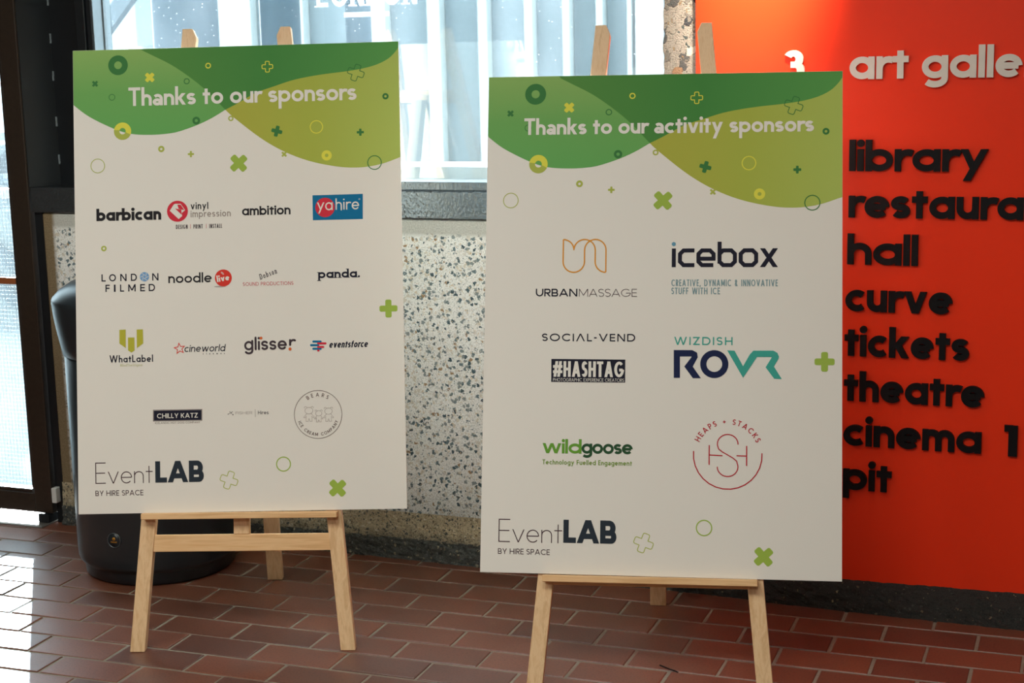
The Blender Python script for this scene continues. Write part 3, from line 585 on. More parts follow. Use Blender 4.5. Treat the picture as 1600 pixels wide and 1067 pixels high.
def base_strip(name, m, prof, amp):
    n = 430; rows = []
    for i in range(n+1):
        s = .092+(5.7-.092)*i/n; cb = lerp_tab(CB, s); r = []
        for k, (z, f) in enumerate(prof):
            v = Vector((s*38, z*60, 1.7)); a = amp*mn.noise(v)+amp*.7*mn.noise(v*2.7)
            if k in (0, len(prof)-1): a *= .4
            r.append((s, -(f(cb)+a), z+(0 if k in (0, len(prof)-1) else .3*a)))
        rows.append(r)
    bm = bmesh.new(); V = [[bm.verts.new(p) for p in r] for r in rows]
    for a, b in zip(V, V[1:]):
        for k in range(len(prof)-1): bm.faces.new((a[k], a[k+1], b[k+1], b[k]))
    bmesh.ops.recalc_face_normals(bm, faces=bm.faces); bm.normal_update()
    if sum(f.normal.y for f in bm.faces) > 0: bmesh.ops.reverse_faces(bm, faces=bm.faces)
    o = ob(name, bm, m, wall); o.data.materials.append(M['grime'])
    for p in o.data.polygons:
        if p.center.x > 2.12: p.material_index = 1  # below the sign the copy with painted shade takes over
    return o
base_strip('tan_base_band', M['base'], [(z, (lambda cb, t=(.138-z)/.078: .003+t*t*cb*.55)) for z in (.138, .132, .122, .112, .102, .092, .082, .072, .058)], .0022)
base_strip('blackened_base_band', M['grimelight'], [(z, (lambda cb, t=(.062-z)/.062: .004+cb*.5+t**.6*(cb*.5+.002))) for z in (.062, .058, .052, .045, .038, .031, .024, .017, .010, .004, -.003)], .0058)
# other room surfaces, outside the frame
wl = struct(ob('wall_left', mbox(-3.2, -3.0, -7.6, .2, -.05, 3.0), M['room']))
wr = struct(ob('wall_right', mbox(5.6, 5.8, -7.6, .2, -.05, 3.0), M['room']))
wfr = struct(ob('wall_front', mbox(-3.2, 5.8, -7.8, -7.6, -.05, 3.0), M['room']))
ceil = struct(ob('ceiling', mbox(-3.2, 5.8, -7.8, .26, 3.0, 3.15), M['ceilingm']))

# steel sill channel and upright under/left of the window
sill = wf(struct(ob('trim_1', mbox(.060, 2.083, -.010, .10, .9985, 1.0765, .003), M['sill']), 'dark painted steel sill channel under the window'))
ob('glazing_bead', mbox(.262, 2.083, -.001, .085, 1.0785, 1.1025, .002), M['sill'], sill)
st = wf(struct(empty('trim_2'), 'black steel upright with welded inner corner beside the door'))
bm = bmesh.new(); prism(bm, [(.046, -.004), (.056, -.006), (.104, .088), (.104, .10), (.046, .10)], 1.42, 'z', 1.0765); ob('side_plate', bm, M['steel'], st)
ob('back_plate', mbox(.104, .275, .089, .10, 1.0765, 2.5), M['steel'], st)
bm = bmesh.new(); box(bm, .268, .300, -.006, .10, 1.0765, 2.5, .002); ob('frame_upright', bm, M['steel'], st)
bm = bmesh.new(); box(bm, .303, .321, -.001, .10, 1.0765, 2.5, .002); ob('frame_upright', bm, M['steel'], st)
for z in (1.526, 1.412, 1.272, 1.155, 1.64, 1.76):
    bm = bmesh.new()
    for k in range(7): box(bm, .1040+random.uniform(-.0008, .0008), .1062+random.uniform(0, .0012), .084, .089, z-.014+k*.004, z-.014+k*.004+.005)
    ob('weld_bead', bm, M['weld'], st)
ob('door_post', mbox(.060, .0885, .004, .10, -.003, .998), M['steel'], st)

# window
win = wf(struct(empty('window_1'), 'dusty window with white lettering above the low wall'))
bm = bmesh.new(); box(bm, .3215, .3255, .002, .085, 1.103, 2.5, .001); box(bm, .3258, .3300, .050, .085, 1.103, 2.5, .001)
box(bm, 2.058, 2.083, .085, .11, 1.103, 2.5); box(bm, .3305, 2.058, .062, .085, 2.47, 2.5)
ob('window_frame', bm, M['frame'], win)
pane = ob('pane', mbox(.3262, 2.083, .0600, .0615, 1.1032, 2.49), M['glass'], win)
# lettering on the pane (bottom of the word shows in the picture)
polys = text_polys('LONDON', 1043.0, 1591.5, 314.0, 74.0, 12.0, gap=.11, serif=True)
bm = bmesh.new()
def vinyl(name, polys, parent, y):
    vs, fs = [], []
    for pts, ly in polys:
        b = len(vs); vs += [(p[0]*.001, y-ly*3e-5, p[1]*.001) for p in pts]; fs.append(list(range(b, len(vs))))
    me = bpy.data.meshes.new(name); me.from_pydata(vs, [], fs); me.materials.append(M['vinyl']); return link(bpy.data.objects.new(name, me), parent)
bm.free()
vinyl('window_lettering', polys, win, .0592)
vinyl('lettering_underline', [([(1129, 1561.5), (1269.5, 1561.5), (1269.5, 1574), (1129, 1574)], 0)], win, .0592)

# door leaf
door = wf(struct(empty('door_1'), 'dark steel door with wired glass at the left edge'))
ob('stile', mbox(-.012, .054, -.012, .034, .031, 2.2, .003), M['doorsteel'], door)
ob('stile', mbox(-.90, -.83, -.012, .034, .031, 2.2, .003), M['doorsteel'], door)
ob('bottom_rail', mbox(-.829, -.0125, -.011, .033, .031, .094, .002), M['doorsteel'], door)
ob('top_rail', mbox(-.829, -.0125, -.011, .033, 2.13, 2.2, .002), M['doorsteel'], door)
bm = bmesh.new(); box(bm, -.024, -.0125, -.004, .026, .106, 2.118); box(bm, -.829, -.0245, -.004, .026, .0945, .106); box(bm, -.829, -.818, -.004, .026, .106, 2.118)
ob('glazing_bead', bm, M['doorsteel'], door)
ob('pane', mbox(-.817, -.025, .011, .0135, .1065, 2.12), M['doorglass'], door)
bm = bmesh.new()
for i in range(62): x = -.03-i*.0127; box(bm, x-.00022, x+.00022, .0095, .0101, .107, 2.12)
for i in range(158): z = .112+i*.0127; box(bm, -.817, -.0255, .0100, .0106, z-.00022, z+.00022)
o = ob('wire_mesh', bm, M['wire'], door); o['kind'] = 'stuff'
for z in (1.468, .770):
    ob('glazing_bar', mbox(-.829, -.0245, -.006, .008, z, z+.021, .001), M['brownbar'], door)
bm = bmesh.new(); box(bm, .018, .050, -.03, .02, .004, .030, .003); lathe(bm, [(.007, .002), (.007, .03)], 12, (.012, -.02)); ob('floor_pivot', bm, M['steel'], door)
ob('door_stop', mbox(.0615, .079, -.022, .003, .070, .120, .003), M['white'], door)
wf(struct(ob('trim_3', mbox(-.95, .055, -.072, .27, -.001, .005, .001), M['metalplate']), 'worn metal door threshold plate'))

# ================================================================== OUTSIDE
g = struct(ob('terrace', mbox(-40, 30, .29, 45, -.25, -.03), M['extpale']), 'pale terrace outside the window')
led = struct(ob('trim_4', mbox(.3, 2.1, .29, .5, 1.04, 1.118), M['extcolumn']), 'pale stone ledge outside the window')
bld = empty('building', (0, 7.0, -.03)); tag(bld, 'pale clad building with white uprights seen through the window', 'building')
HB = 2.9
def bpart(name, m, x0, x1, y0, y1, z0, z1): return ob(name, mbox(x0, x1, y0, y1, z0, z1), m, bld)
bpart('rear_wall', M['extpanel'], -4.62, 6.0, .30, .60, 0, HB)
# white uprights (columns) and the panels between them
ups = [(-3.32, -3.03), (-2.66, -2.58), (-2.05, -1.90), (-1.56, -1.46), (-1.16, -1.09), (-.80, -.74), (-.51, -.46), (-.26, -.21), (-.03, .0), (.03, .42), (.62, .70), (1.0, 1.08), (1.5, 1.6), (2.1, 2.2), (2.8, 2.9)]
for a, b in ups: bpart('column', M['extcolumn'], a, b, -.06, .29, 0, HB)
for (a, b), (c, d) in zip(ups, ups[1:]):
    if c-b > .04: bpart('cladding_panel', M['extpanel'], b+.005, c-.005, .04, .29, 0, HB)
bpart('white_wall', M['extcolumn'], -4.62, -3.325, .10, .29, 0, HB)
bpart('grey_panel', M['extpanel'], -4.38, -3.40, .04, .099, 1.18, 1.52)
bpart('grey_panel', M['extpanel'], -4.12, -3.40, .04, .099, 1.58, 2.1)
bm = bmesh.new(); beam(bm, (-4.5, -.1, .85), (-3.4, -.1, 1.85), .04, .05); ob('stair_rail', bm, M['extcolumn'], bld)
for i, (x, r) in enumerate(((-1.205, .165), (-.67, .10), (-.245, .062))):
    bm = bmesh.new(); lathe(bm, [(r*1.25, -.03), (r*1.25, .05), (r, .06), (r, 3.6)], 40, (x, 3.0))
    o = ob('steel_post', bm, M['extblue'], None, True)
    tag(o, ('thickest blue-grey round post outside, behind the left board', 'middle blue-grey round post outside, right of the left easel top', 'thinnest blue-grey round post outside, below the window lettering')[i], 'post', 'round posts outside the window')
stair = empty('staircase', (-2.3, 3.2, -.03)); tag(stair, 'pale outdoor staircase with grey sloping stringers seen through the door glass', 'staircase')
for z in (.62, .20, -.0):
    bm = bmesh.new(); beam(bm, (-1.1, 0, z+.75), (.75, 0, z-.45), .06, .06); ob('stringer', bm, M['extrail'], stair)
bm = bmesh.new(); beam(bm, (-.8, .6, .75), (.5, .6, 2.1), .06, .09); ob('stringer', bm, M['extrail'], stair)
bm = bmesh.new(); beam(bm, (-1.3, -.2, .79), (.8, -.2, .79), .05, .05); ob('handrail', M and bm, M['metalplate'], stair)
for k in range(6): ob('step', mbox(-1.0+k*.28, -.72+k*.28, .05, 1.0, 0, 1.0-.17*k), M['extpale'], stair)
bw_ = empty('brick_wall', (-6.4, 9.0, -.03)); tag(bw_, 'low dull red brick wall outside beyond the door', 'wall')
ob('coping', mbox(-1.8, 1.0, -.02, .34, .72, .80), M['extpale'], bw_); ob('brickwork', mbox(-1.8, 1.0, 0, .3, 0, .72), M['extbrick'], bw_)

# ================================================================== RED SIGN
sign = wf(empty('wall_sign')); tag(sign, 'large red wall sign listing venue areas in black and white letters', 'sign')
ob('panel', mbox(2.176, 4.4, -.035, -.0005, .0615, 2.4, .0008), M['signred'], sign)
def raised(s, x, z, width, m, H=.078, wgt=.0158, xr=.70, gap=.055, bw=1.):
    for L in text_polys(s, x, z, width, H, wgt, xr, gap, bw=bw, letters=True):
        if not L: continue
        bm = bmesh.new()
        for pts, ly in L:
            a = sum(pts[i][0]*pts[(i+1) % len(pts)][1]-pts[(i+1) % len(pts)][0]*pts[i][1] for i in range(len(pts)))
            if abs(a) < 1e-9: continue
            y1 = -.0445-ly*4e-5
            A = [bm.verts.new((p[0], y1, p[1])) for p in pts]; B = [bm.verts.new((p[0], -.0350, p[1])) for p in pts]; n = len(pts)
            bm.faces.new(A if a > 0 else A[::-1])
            for i in range(n):
                j = (i+1) % n; bm.faces.new((A[i], B[i], B[j], A[j]) if a > 0 else (A[j], B[j], B[i], A[i]))
        ob('letter', bm, m, sign)
for s, x, z, wd in (('library', 2.5717, 1.1416, .3353), ('restaurant', 2.5718, 1.0250, .520), ('hall', 2.5703, .9062, .1746), ('curve', 2.5671, .7861, .2647),
                    ('tickets', 2.5665, .6704, .3082), ('theatre', 2.5665, .5528, .3484), ('cinema', 2.5670, .4349, .3434), ('1', 2.9648, .4335, .0319), ('pit', 2.5675, .3167, .1236)):
    raised(s, x, z, wd, M['letterblack'])
for s, x, z, wd in (('art', 2.5694, 1.3688, .1431), ('gallery', 2.7446, 1.3685, .340), ('3', 2.4006, 1.3665, .0572)):
    raised(s, x, z, wd, M['letterwhite'], wgt=.0155 if s != '3' else .0155, H=.0785 if s != '3' else .0765)

# ================================================================== LITTER BIN
bc = (.616, -.298)
lb = empty('litter_bin', (bc[0], bc[1], 0)); tag(lb, 'charcoal plastic litter bin behind the left easel', 'bin')
bm = bmesh.new(); lathe(bm, [(.205, .0), (.214, .006), (.216, .034), (.219, .040), (.228, .046), (.232, .056), (.2335, .08), (.233, .36), (.232, .640)], 72); ob('body', bm, M['bin'], lb, True)
bm = bmesh.new(); lathe(bm, [(.228, .640), (.236, .643), (.2405, .668), (.2485, .710), (.2545, .752), (.2575, .788), (.2575, .797), (.254, .803), (.236, .822), (.205, .842), (.16, .858), (.10, .868), (.04, .871)], 72); ob('hood', bm, M['bin'], lb, True)
ta = math.atan2(CAM.y-bc[1], CAM.x-bc[0])
dirv = Vector((cos(ta), sin(ta), 0)); rv = Vector((-sin(ta), cos(ta), 0))
mpos = dirv*math.sqrt(.2335**2-.125**2)-rv*.125
n_ = mpos.normalized(); x_ = Vector((-n_.y, n_.x, 0)); mz = .139
def badge(name, prof, m, k=24):
    bm = bmesh.new(); lathe(bm, prof, k)
    o = ob(name, bm, m, lb, True); o.matrix_local = Matrix(((x_.x, 0, n_.x, mpos.x), (x_.y, 0, n_.y, mpos.y), (x_.z, 1, n_.z, mz), (0, 0, 0, 1))); return o
badge('badge', [(.0210, -.006), (.0222, .0012), (.0208, .0034), (.0196, .0030), (.0190, .0016)], M['badge'])
badge('badge_face', [(.0192, .0012), (.0190, .0020), (.001, .0021)], M['bin'])
o = badge('badge_emblem', [(.0050, .0022), (.0050, .0029), (.0008, .0030)], M['gold'], 14); o.location = o.location+Vector((0, 0, .0045)); o['label'] = 'small gold emblem'
bm = bmesh.new()
for i in range(7): box(bm, -.0098+i*.0029, -.0098+i*.0029+.0019, -.0062, -.0028+(.0008 if i % 3 == 0 else 0), .0022, .0029)
o = ob('badge_lettering', bm, M['gold'], lb); o.matrix_local = Matrix(((x_.x, 0, n_.x, mpos.x), (x_.y, 0, n_.y, mpos.y), (x_.z, 1, n_.z, mz), (0, 0, 0, 1)))

# ================================================================== EASELS
def frame_axes(yaw, lean, roll):
    X = Vector((cos(yaw), sin(yaw), 0)); b = Vector((-sin(yaw), cos(yaw), 0)); U = Vector((0, 0, 1))*cos(lean)+b*sin(lean)
    return X*cos(roll)+U*sin(roll), U*cos(roll)-X*sin(roll), X.cross(U)
def make_easel(origin, yaw, lean, ledge_b, ax, back_xy, label):
    t = empty('easel', origin, yaw); tag(t, label, 'easel', None)
    cl, sl = cos(lean), sin(lean)
    P = lambda a, b, n: (a, b*sl+n*cl, b*cl-n*sl)
    tl = sl/cl
    def hexa(bm, lo, hi):
        a = [bm.verts.new(p) for p in lo]; b = [bm.verts.new(p) for p in hi]
        bm.faces.new(a[::-1]); bm.faces.new(b)
        for i in range(4): bm.faces.new((a[i], a[(i+1) % 4], b[(i+1) % 4], b[i]))
        bmesh.ops.recalc_face_normals(bm, faces=bm.faces); bmesh.ops.bevel(bm, geom=list(bm.edges), offset=.0012, segments=1, affect='EDGES')
    TH, LW, TOP = .025, .037, 1.565
    outer = lambda b: .2835-.0936*b
    for s in (-1, 1):
        bm = bmesh.new(); prof = []
        o0, o1 = outer(0), outer(TOP)
        # outline in (a, b): foot outer, foot inner, chamfered inner top, outer top
        pts = [(s*o0, 0), (s*(o0-LW), 0), (s*(outer(TOP-.022)-LW), TOP-.022), (s*(o1-LW+.012), TOP), (s*o1, TOP)]
        A = [bm.verts.new(P(a, b if b > 0 else 0, 0)) for a, b in pts]; B = [bm.verts.new(P(a, b if b > 0 else TH*tl, TH)) for a, b in pts]
        bm.faces.new(A); bm.faces.new(B[::-1])
        for i in range(5): bm.faces.new((A[i], B[i], B[(i+1) % 5], A[(i+1) % 5]))
        bmesh.ops.recalc_face_normals(bm, faces=bm.faces); bmesh.ops.bevel(bm, geom=list(bm.edges), offset=.0012, segments=1, affect='EDGES')
        ob('front_leg', bm, M['wood'], t)
    def bar(name, a0, a1, b0, b1, n0, n1, m, ta=0):
        bm = bmesh.new(); hexa(bm, [P(a0-ta, b0, n0), P(a1+ta, b0, n0), P(a1+ta, b0, n1), P(a0-ta, b0, n1)], [P(a0, b1, n0), P(a1, b1, n0), P(a1, b1, n1), P(a0, b1, n1)]); return ob(name, bm, m, t)
    bar('crossbar', -.2215, .2215, .249, .291, .003, .022, M['woodx'], .0025)
    bar('crossbar', -.118, .118, 1.33, 1.37, .003, .022, M['woodx'], .003)
    bar('centre_post', -.020, .020, .2915, 1.3295, .004, .021, M['wood'])
    bar('ledge', -.2450, .2450, ledge_b-.0155, ledge_b-.0008, -.032, -.0005, M['woodx'])
    bar('hinge_block', -.045, .045, 1.338, 1.362, .0225, .045, M['woodx'])
    bm = bmesh.new(); hx, hy, hz = P(0, 1.35, .058); a, b = Vector((hx, hy, hz)), Vector((back_xy[0], back_xy[1], 0)); w2 = .021
    d = (a-b).normalized(); th = .012
    hexa(bm, [(b.x-w2, b.y-th, 0), (b.x+w2, b.y-th, 0), (b.x+w2, b.y+th, 0), (b.x-w2, b.y+th, 0)], [(a.x-w2, a.y-th, a.z), (a.x+w2, a.y-th, a.z), (a.x+w2, a.y+th, a.z), (a.x-w2, a.y+th, a.z)])
    o = ob('rear_leg', bm, M['wood'], t); o['label'] = 'paler rear leg'
    return t
BOARDS = {'L': (Vector((1.185, -.794, .342)), rad(17.92), rad(11.96), rad(.33)), 'R': (Vector((2.25, -.774, .266)), rad(12.0), rad(14.79), rad(-.17))}
def place_easel(k, ax, back, label):
    O, ya, le, ro = BOARDS[k]; X, U, N = frame_axes(ya, le, 0)
    P0 = O-N*.0056; b = P0.z/cos(le); F = P0-U*b+X*ax
    return make_easel((F.x, F.y, 0), ya, le, b, ax, back, label)
place_easel('L', -.004, (-.019, .560), 'light wooden easel holding the left board, litter bin behind it')
place_easel('R', -.020, (-.010, .625), 'light wooden easel holding the right board in front of the red sign')

# ================================================================== PRINTED BOARDS
BW, BH = .841*.983/2, 1.189*.983
def board_root(k, label):
    O, ya, le, ro = BOARDS[k]; X, U, N = frame_axes(ya, le, ro)
    t = empty('display_board'); t.matrix_world = Matrix(((X.x, U.x, N.x, O.x), (X.y, U.y, N.y, O.y), (X.z, U.z, N.z, O.z), (0, 0, 0, 1)))
    tag(t, label, 'board', 'sponsor boards on easels')
    ob('panel', mbox(-BW, BW, 0, BH, -.005, 0, .0003), M['boardwhite'], t)
    return t
def clampx(p): return (max(-BW*1000+.4, min(BW*1000-.4, p[0])), min(BH*1000-.4, p[1]))
def template(t, dx, dy):
    H = BH*1000-.4; E = BW*1000-.4
    def smooth(P):
        P = [tuple(p) for p in P]; Q = []
        for i in range(len(P)-1):
            p0, p1, p2, p3 = P[max(0, i-1)], P[i], P[i+1], P[min(len(P)-1, i+2)]
            for j in range(5):
                u = j/5; Q.append(tuple(.5*(2*p1[c]+(p2[c]-p0[c])*u+(2*p0[c]-5*p1[c]+4*p2[c]-p3[c])*u*u+(3*p1[c]-p0[c]-3*p2[c]+p3[c])*u**3) for c in (0, 1)))
        return Q+[P[-1]]
    sh = lambda P: [(p[0]+dx, p[1]+dy) for p in P]
    A1, A2, B1, B2 = [sh(smooth(P)) for P in (WAVE_A1, WAVE_A2, WAVE_B1, WAVE_B2)]
    A1[0] = (-E, A1[0][1]); A2[-1] = (E, A2[-1][1]); B1[0] = (B1[0][0], H); B2[-1] = (E, B2[-1][1])
    A1 = [clampx(p) for p in A1]; A2 = [clampx(p) for p in A2]; B1 = [clampx(p) for p in B1]; B2 = [clampx(p) for p in B2]
    ink('wave_print', [[(-E, H)]+A1[:]+B1[::-1][1:]], INK['lightgreen'], t, .0002, 'light green wave at the upper left')
    ink('wave_print', [B1+A2[1:]+[(E, H)]], INK['darkgreen'], t, .0002, 'dark green wave along the top')
    ink('wave_print', [B2+A2[::-1][:-1]], INK['olive'], t, .0002, 'olive green wave at the right')
    for kind, x, y, R, a, col, rot in SHAPES:
        if dx and abs(x+340.3) < 1: continue
        x += dx*(1 if y > 700 else 1); y += dy
        c0 = {'YO': 'Y'}.get(col, col)
        if kind == 'ring': polys = ring(x, y, R, a)
        elif kind == 'plus': polys = [plus_outline(R, a, a*.28, rot, x, y)]
        else:
            P = plus_outline(R-a/2, R*.68, R*.17, rot, x, y); polys = strip(P, a/2, True)
        ink('printed_shape', polys, INK[c0], t, .0004)
        if col == 'YO': ink('printed_shape', ring(x, y, R, a, 168, 338), INK['O'], t, .0005)
    
def put(t, name, spec, col, wgt, z=.0006, H=None, label=None, **k):
    s, x, y, wd, hh, an = spec
    if name in ('title_lettering', 'logo_letters'):
        for L in text_polys(s, x, y, wd, H or hh, wgt, letters=True, **k):
            if L: ink('letter', L, INK[col], t, z)
        return
    return ink(name, text_polys(s, x, y, wd, H or hh, wgt, **k), INK[col], t, z, label)

# ---- left board
bl = board_root('L', 'left white board with green waves and many small sponsor logos')
template(bl, 0, 0)
T = TXT_L
put(bl, 'title_lettering', [T['title'][0].replace('a', '\u0251')]+T['title'][1:], 'W', 7.7, rnd=False, xr=.62, gap=.055)
put(bl, 'logo_lettering', T['barbican'], 'black', 7.4, xr=.70, gap=.05)
vx, vy = PL['vin']; ink('logo_disc', [ell(vx, vy, 26.6)], INK['crimson'], bl, .0004)
ink('logo_symbol', [PL['vinpoly']], INK['W'], bl, .0006); 
ink('logo_symbol', [[(-152, 772), (-143.5, 772), (-134.5, 758.5), (-142, 759.5)], [(-152, 772), (-142, 759.5), (-148.5, 761.5)], [(-158, 762.6), (-142, 759.5), (-141.3, 746.5)]], INK['crimson'], bl, .0008)
put(bl, 'logo_lettering', T['vinyl'], 'black', 2.6, xr=.70, gap=.14); put(bl, 'logo_lettering', T['impression'], 'grey', 2.3, xr=.70, gap=.14)
s0, x0, y0, w0, h0, _ = T['dpi']
for wd_, xa, xb in (('DESIGN', x0, x0+29.5), ('PRINT', x0+44.5, x0+68), ('INSTALL', x0+84.5, x0+w0)):
    ink('logo_lettering', text_polys(wd_, xa, y0, xb-xa, h0, 1.5, gap=.14), INK['choc'], bl)
ink('logo_bars', [[(x-.5, 711), (x+.5, 711), (x+.5, 722), (x-.5, 722)] for x in (-119.5, -79.5)], INK['rose'], bl)
put(bl, 'logo_lettering', T['ambition'], 'black', 4.3, xr=.76, gap=.07)
ink('logo_panel', [PL['ya']], INK['blue'], bl, .0004, 'blue logo rectangle with a red disc'); ink('logo_disc', [ell(*PL['yac'], 24.4)], INK['crimson'], bl, .0006)
put(bl, 'logo_lettering', T['ya'], 'W', 3.3, .0008, H=28, xr=.72, gap=.06, rnd=True); put(bl, 'logo_lettering', T['hire'], 'W', 3.3, .0008, xr=.68, gap=.12, rnd=True)
ink('logo_mark', ring(*PL['reg'], 2.0, .6), INK['W'], bl, .0008)
for tab, wg in ((LON, 2.9), (FIL, 2.9)):
    for ch, x, y, wd in tab: ink('letter', text_polys(ch, x, y, wd, 18.0, wg), INK['navy'], bl)
ix, iy = PL['iris']; ink('logo_disc', [ell(ix, iy, 11.8)], INK['sky'], bl, .0004)
ink('logo_symbol', [q for k in range(6) for q in line([(ix+4*cos(k*pi/3), iy+4*sin(k*pi/3)), (ix+11*cos(k*pi/3+1.15), iy+11*sin(k*pi/3+1.15))], 1.1)]+ring(ix, iy, 4.5, .8), INK['W'], bl)
put(bl, 'logo_lettering', T['noodle'], 'black', 3.9, xr=.68, gap=.10)
lx, ly = PL['live']; ink('logo_shadow', [ell(lx-9, ly-21.5, 15, 1.9)], INK['shadow'], bl, .0003); ink('logo_disc', [ell(lx, ly, 21.4)], INK['red'], bl, .0004)
s_, x_0, y_0, w_0, h_0, a_0 = T['live']; ink('logo_lettering', text_polys('live', x_0, y_0, w_0, 16.5, 3.6, xr=.62, gap=.08, rot=8.3), INK['W'], bl)
ink('logo_mark', ring(lx-6, ly+8, 5.2, 1.1, 0, 90)+ring(lx-6, ly+8, 7.6, 1.1, 0, 90), INK['W'], bl)
s_, x_0, y_0, w_0, h_0, a_0 = T['dobson']; ink('logo_lettering', text_polys('Dobson', x_0, y_0, w_0, 14, 1.7, xr=.66, gap=.2, rot=20, shear=.1, serif=True), INK['choc'], bl)
put(bl, 'logo_lettering', T['sound'], 'rose', 1.15, gap=.16, serif=True)
put(bl, 'logo_lettering', T['panda'], 'navy', 4.6, xr=.68, gap=.10, serif=True)
for kx in ('w1', 'w2', 'w3'): ink('logo_symbol', [PL[kx]], INK['yellowgreen'], bl)
put(bl, 'logo_lettering', T['what'], 'navy', 2.7, xr=.62, gap=.13); put(bl, 'logo_lettering', T['end'], 'palegreen', .9, gap=.14)
sx, sy = PL['star']; SP = [(sx+(13.5 if k % 2 == 0 else 6)*cos(rad(97+36*k)), sy+(13.5 if k % 2 == 0 else 6)*sin(rad(97+36*k))) for k in range(10)]
ink('logo_symbol', strip(SP, .95, True), INK['red'], bl)
put(bl, 'logo_lettering', T['cine'], 'navy', 2.2, xr=.70, gap=.11, shear=.16); put(bl, 'logo_lettering', T['cinemas'], 'choc', .9, H=4.2, gap=1.6)
put(bl, 'logo_lettering', T['gliss'], 'choc', 5.2, xr=.69, gap=.09, rnd=True); put(bl, 'logo_lettering', T['gr'], 'choc', 5.2, H=24, xr=.72, rnd=True)
ink('logo_dot', [ell(*PL['d1'], 3.6)], INK['orange'], bl, .0009); ink('logo_dot', [ell(*PL['d2'], 3.9)], INK['orange'], bl, .0009)
for nm, col, z in (('evb', 'blue', .0006), ('evr', 'crimson', .0007)):
    P = []
    for a, b in PL[nm]: P += line([a, b], 5.2); P += [ell(*a, 2.6, n=14), ell(*b, 2.6, n=14)]
    ink('logo_bars', [(p, i % 5) for i, p in enumerate(P)], INK[col], bl, z)
put(bl, 'logo_lettering', T['ev'], 'navy', 3.1, xr=.72, gap=.08, shear=.2)
c4 = PL['chil']; ink('logo_panel', [c4], INK['taupe'], bl, .0003); ins = lambda P, d: [(P[0][0]+d, P[0][1]-d), (P[1][0]-d, P[1][1]-d), (P[2][0]-d, P[2][1]+d), (P[3][0]+d, P[3][1]+d)]
ink('logo_panel', [ins(c4, 1.0)], INK['shadow'], bl, .0004); ink('logo_panel', [ins(c4, 2.0)], INK['navy'], bl, .0005, 'dark logo rectangle')
put(bl, 'logo_lettering', T['chilly'], 'W', 1.9, .0007, gap=.12); put(bl, 'logo_lettering', T['ice'], 'grey', .75, gap=.16)
put(bl, 'logo_lettering', T['fisher'], 'shadow', .8, gap=.16); put(bl, 'logo_lettering', T['hires'], 'choc', 1.1, gap=.14)
ink('logo_bars', [[(36.6, 235), (37.6, 235), (37.6, 254.5), (36.6, 254.5)]], INK['grey'], bl)
ink('logo_mark', [ell(x, y, r, n=12) for (x, y), r in zip(PL['fd'], (1.1, .9, .7, .8, 1.4, .7))]+line([PL['fd'][0], PL['fd'][3]], .5)+line([PL['fd'][1], PL['fd'][4]], .5), INK['choc'], bl)
ex, ey = PL['bear']; ink('logo_ring', ring(ex, ey, 60.4, 1.3), INK['taupe'], bl)
ink('logo_lettering', arc_text('BEARS', ex, ey, 44.5, 9.6, 1.4, 91, 68)+arc_text('ICE CREAM COMPANY', ex, ey, 53.5, 7.8, 1.25, 270, 142, True), INK['taupe'], bl, label='small capitals set round the circle')
P = []
for (hx, hy), r in zip(PL['heads'], (10, 8, 9.5)):
    P += strip(ell(hx, hy, r, r*.82, 24), .35, True)
    for s in (-1, 1): P += strip(arc(hx+s*r*.82, hy+r*.72, r*.32, r*.3, -20 if s > 0 else 200, 160 if s > 0 else 20, 8), .35)
    b = hy-r*.82
    for s in (-1, 1): P += strip([(hx+s*r*.55, b+1), (hx+s*r*1.35, b-r*.85), (hx+s*r*1.0, b-r*1.0), (hx+s*r*.72, b-r*.55), (hx+s*r*.78, b-r*1.85), (hx+s*r*.2, b-r*1.85), (hx+s*r*.1, b-r*1.25), (hx, b-r*1.25)], .35)
ink('logo_symbol', P, INK['thin'], bl, label='three small outlined bears')
def eventlab(t, T, dy=0):
    put(t, 'logo_lettering', T['event'], 'maroon', 2.1, xr=.56, gap=.10, label='thin dark capital and lower-case lettering'); put(t, 'logo_letters', T['lab'], 'slate', 12.4, gap=.03)
    put(t, 'logo_lettering', T['by'], 'maroon', 1.6, gap=.13)
eventlab(bl, T)

# ---- right board
br = board_root('R', 'right white board with green waves and nine large activity sponsor logos')
template(br, -2.5, -3.0)
T = TXT_R
put(br, 'title_lettering', [T['title'][0].replace('a', '\u0251')]+T['title'][1:], 'W', 7.1, xr=.63, gap=.055)
# interlaced line symbol
(ox, oy), r_ = UM['o'][0], UM['r']; t_ = 3.0; yt, yb = 778.8, 701.5
x1, x2, x3, x4, x5 = ox, ox+25.1, ox+50.1, ox+75.3, ox+100.4
P = strip([(x1, yt), (x1, yb+25)]+arc(x2, yb+25, 25.1, 25, 180, 360, 16)+[(x3, yt-25)]+arc(x4, yt-25, 25.1, 25, 180, 0, 16)+[(x5, yb), (x5, yb)][:1], t_/2)
P2 = strip(arc(x5, yb+25, 25.1, 25, 270, 180, 8)+[(x4, yt-25)]+arc(x3, yt-25, 25.1, 25, 0, 180, 16), t_/2)
P3 = strip(arc(x1, yt-25, 25.1, 25, 0, 90, 8), t_/2)
ink('logo_symbol', [(p, 0) for p in P]+[(p, 1) for p in P2]+[(p, 2) for p in P3], INK['gold'], br, label='golden interlaced line symbol')
put(br, 'logo_lettering', T['urban'], 'navy', 3.0, gap=.12); put(br, 'logo_lettering', T['mass'], 'maroon', 1.35, gap=.12)
s_, x_0, y_0, w_0, h_0, a_0 = T['social']; ink('logo_lettering', text_polys('SOCI\u039bL-VEND', x_0, y_0, w_0, h_0, 2.8, gap=.28), INK['navy'], br)
ink('logo_panel', [PL and PR['hash']], INK['navy'], br, .0003, 'black logo rectangle')
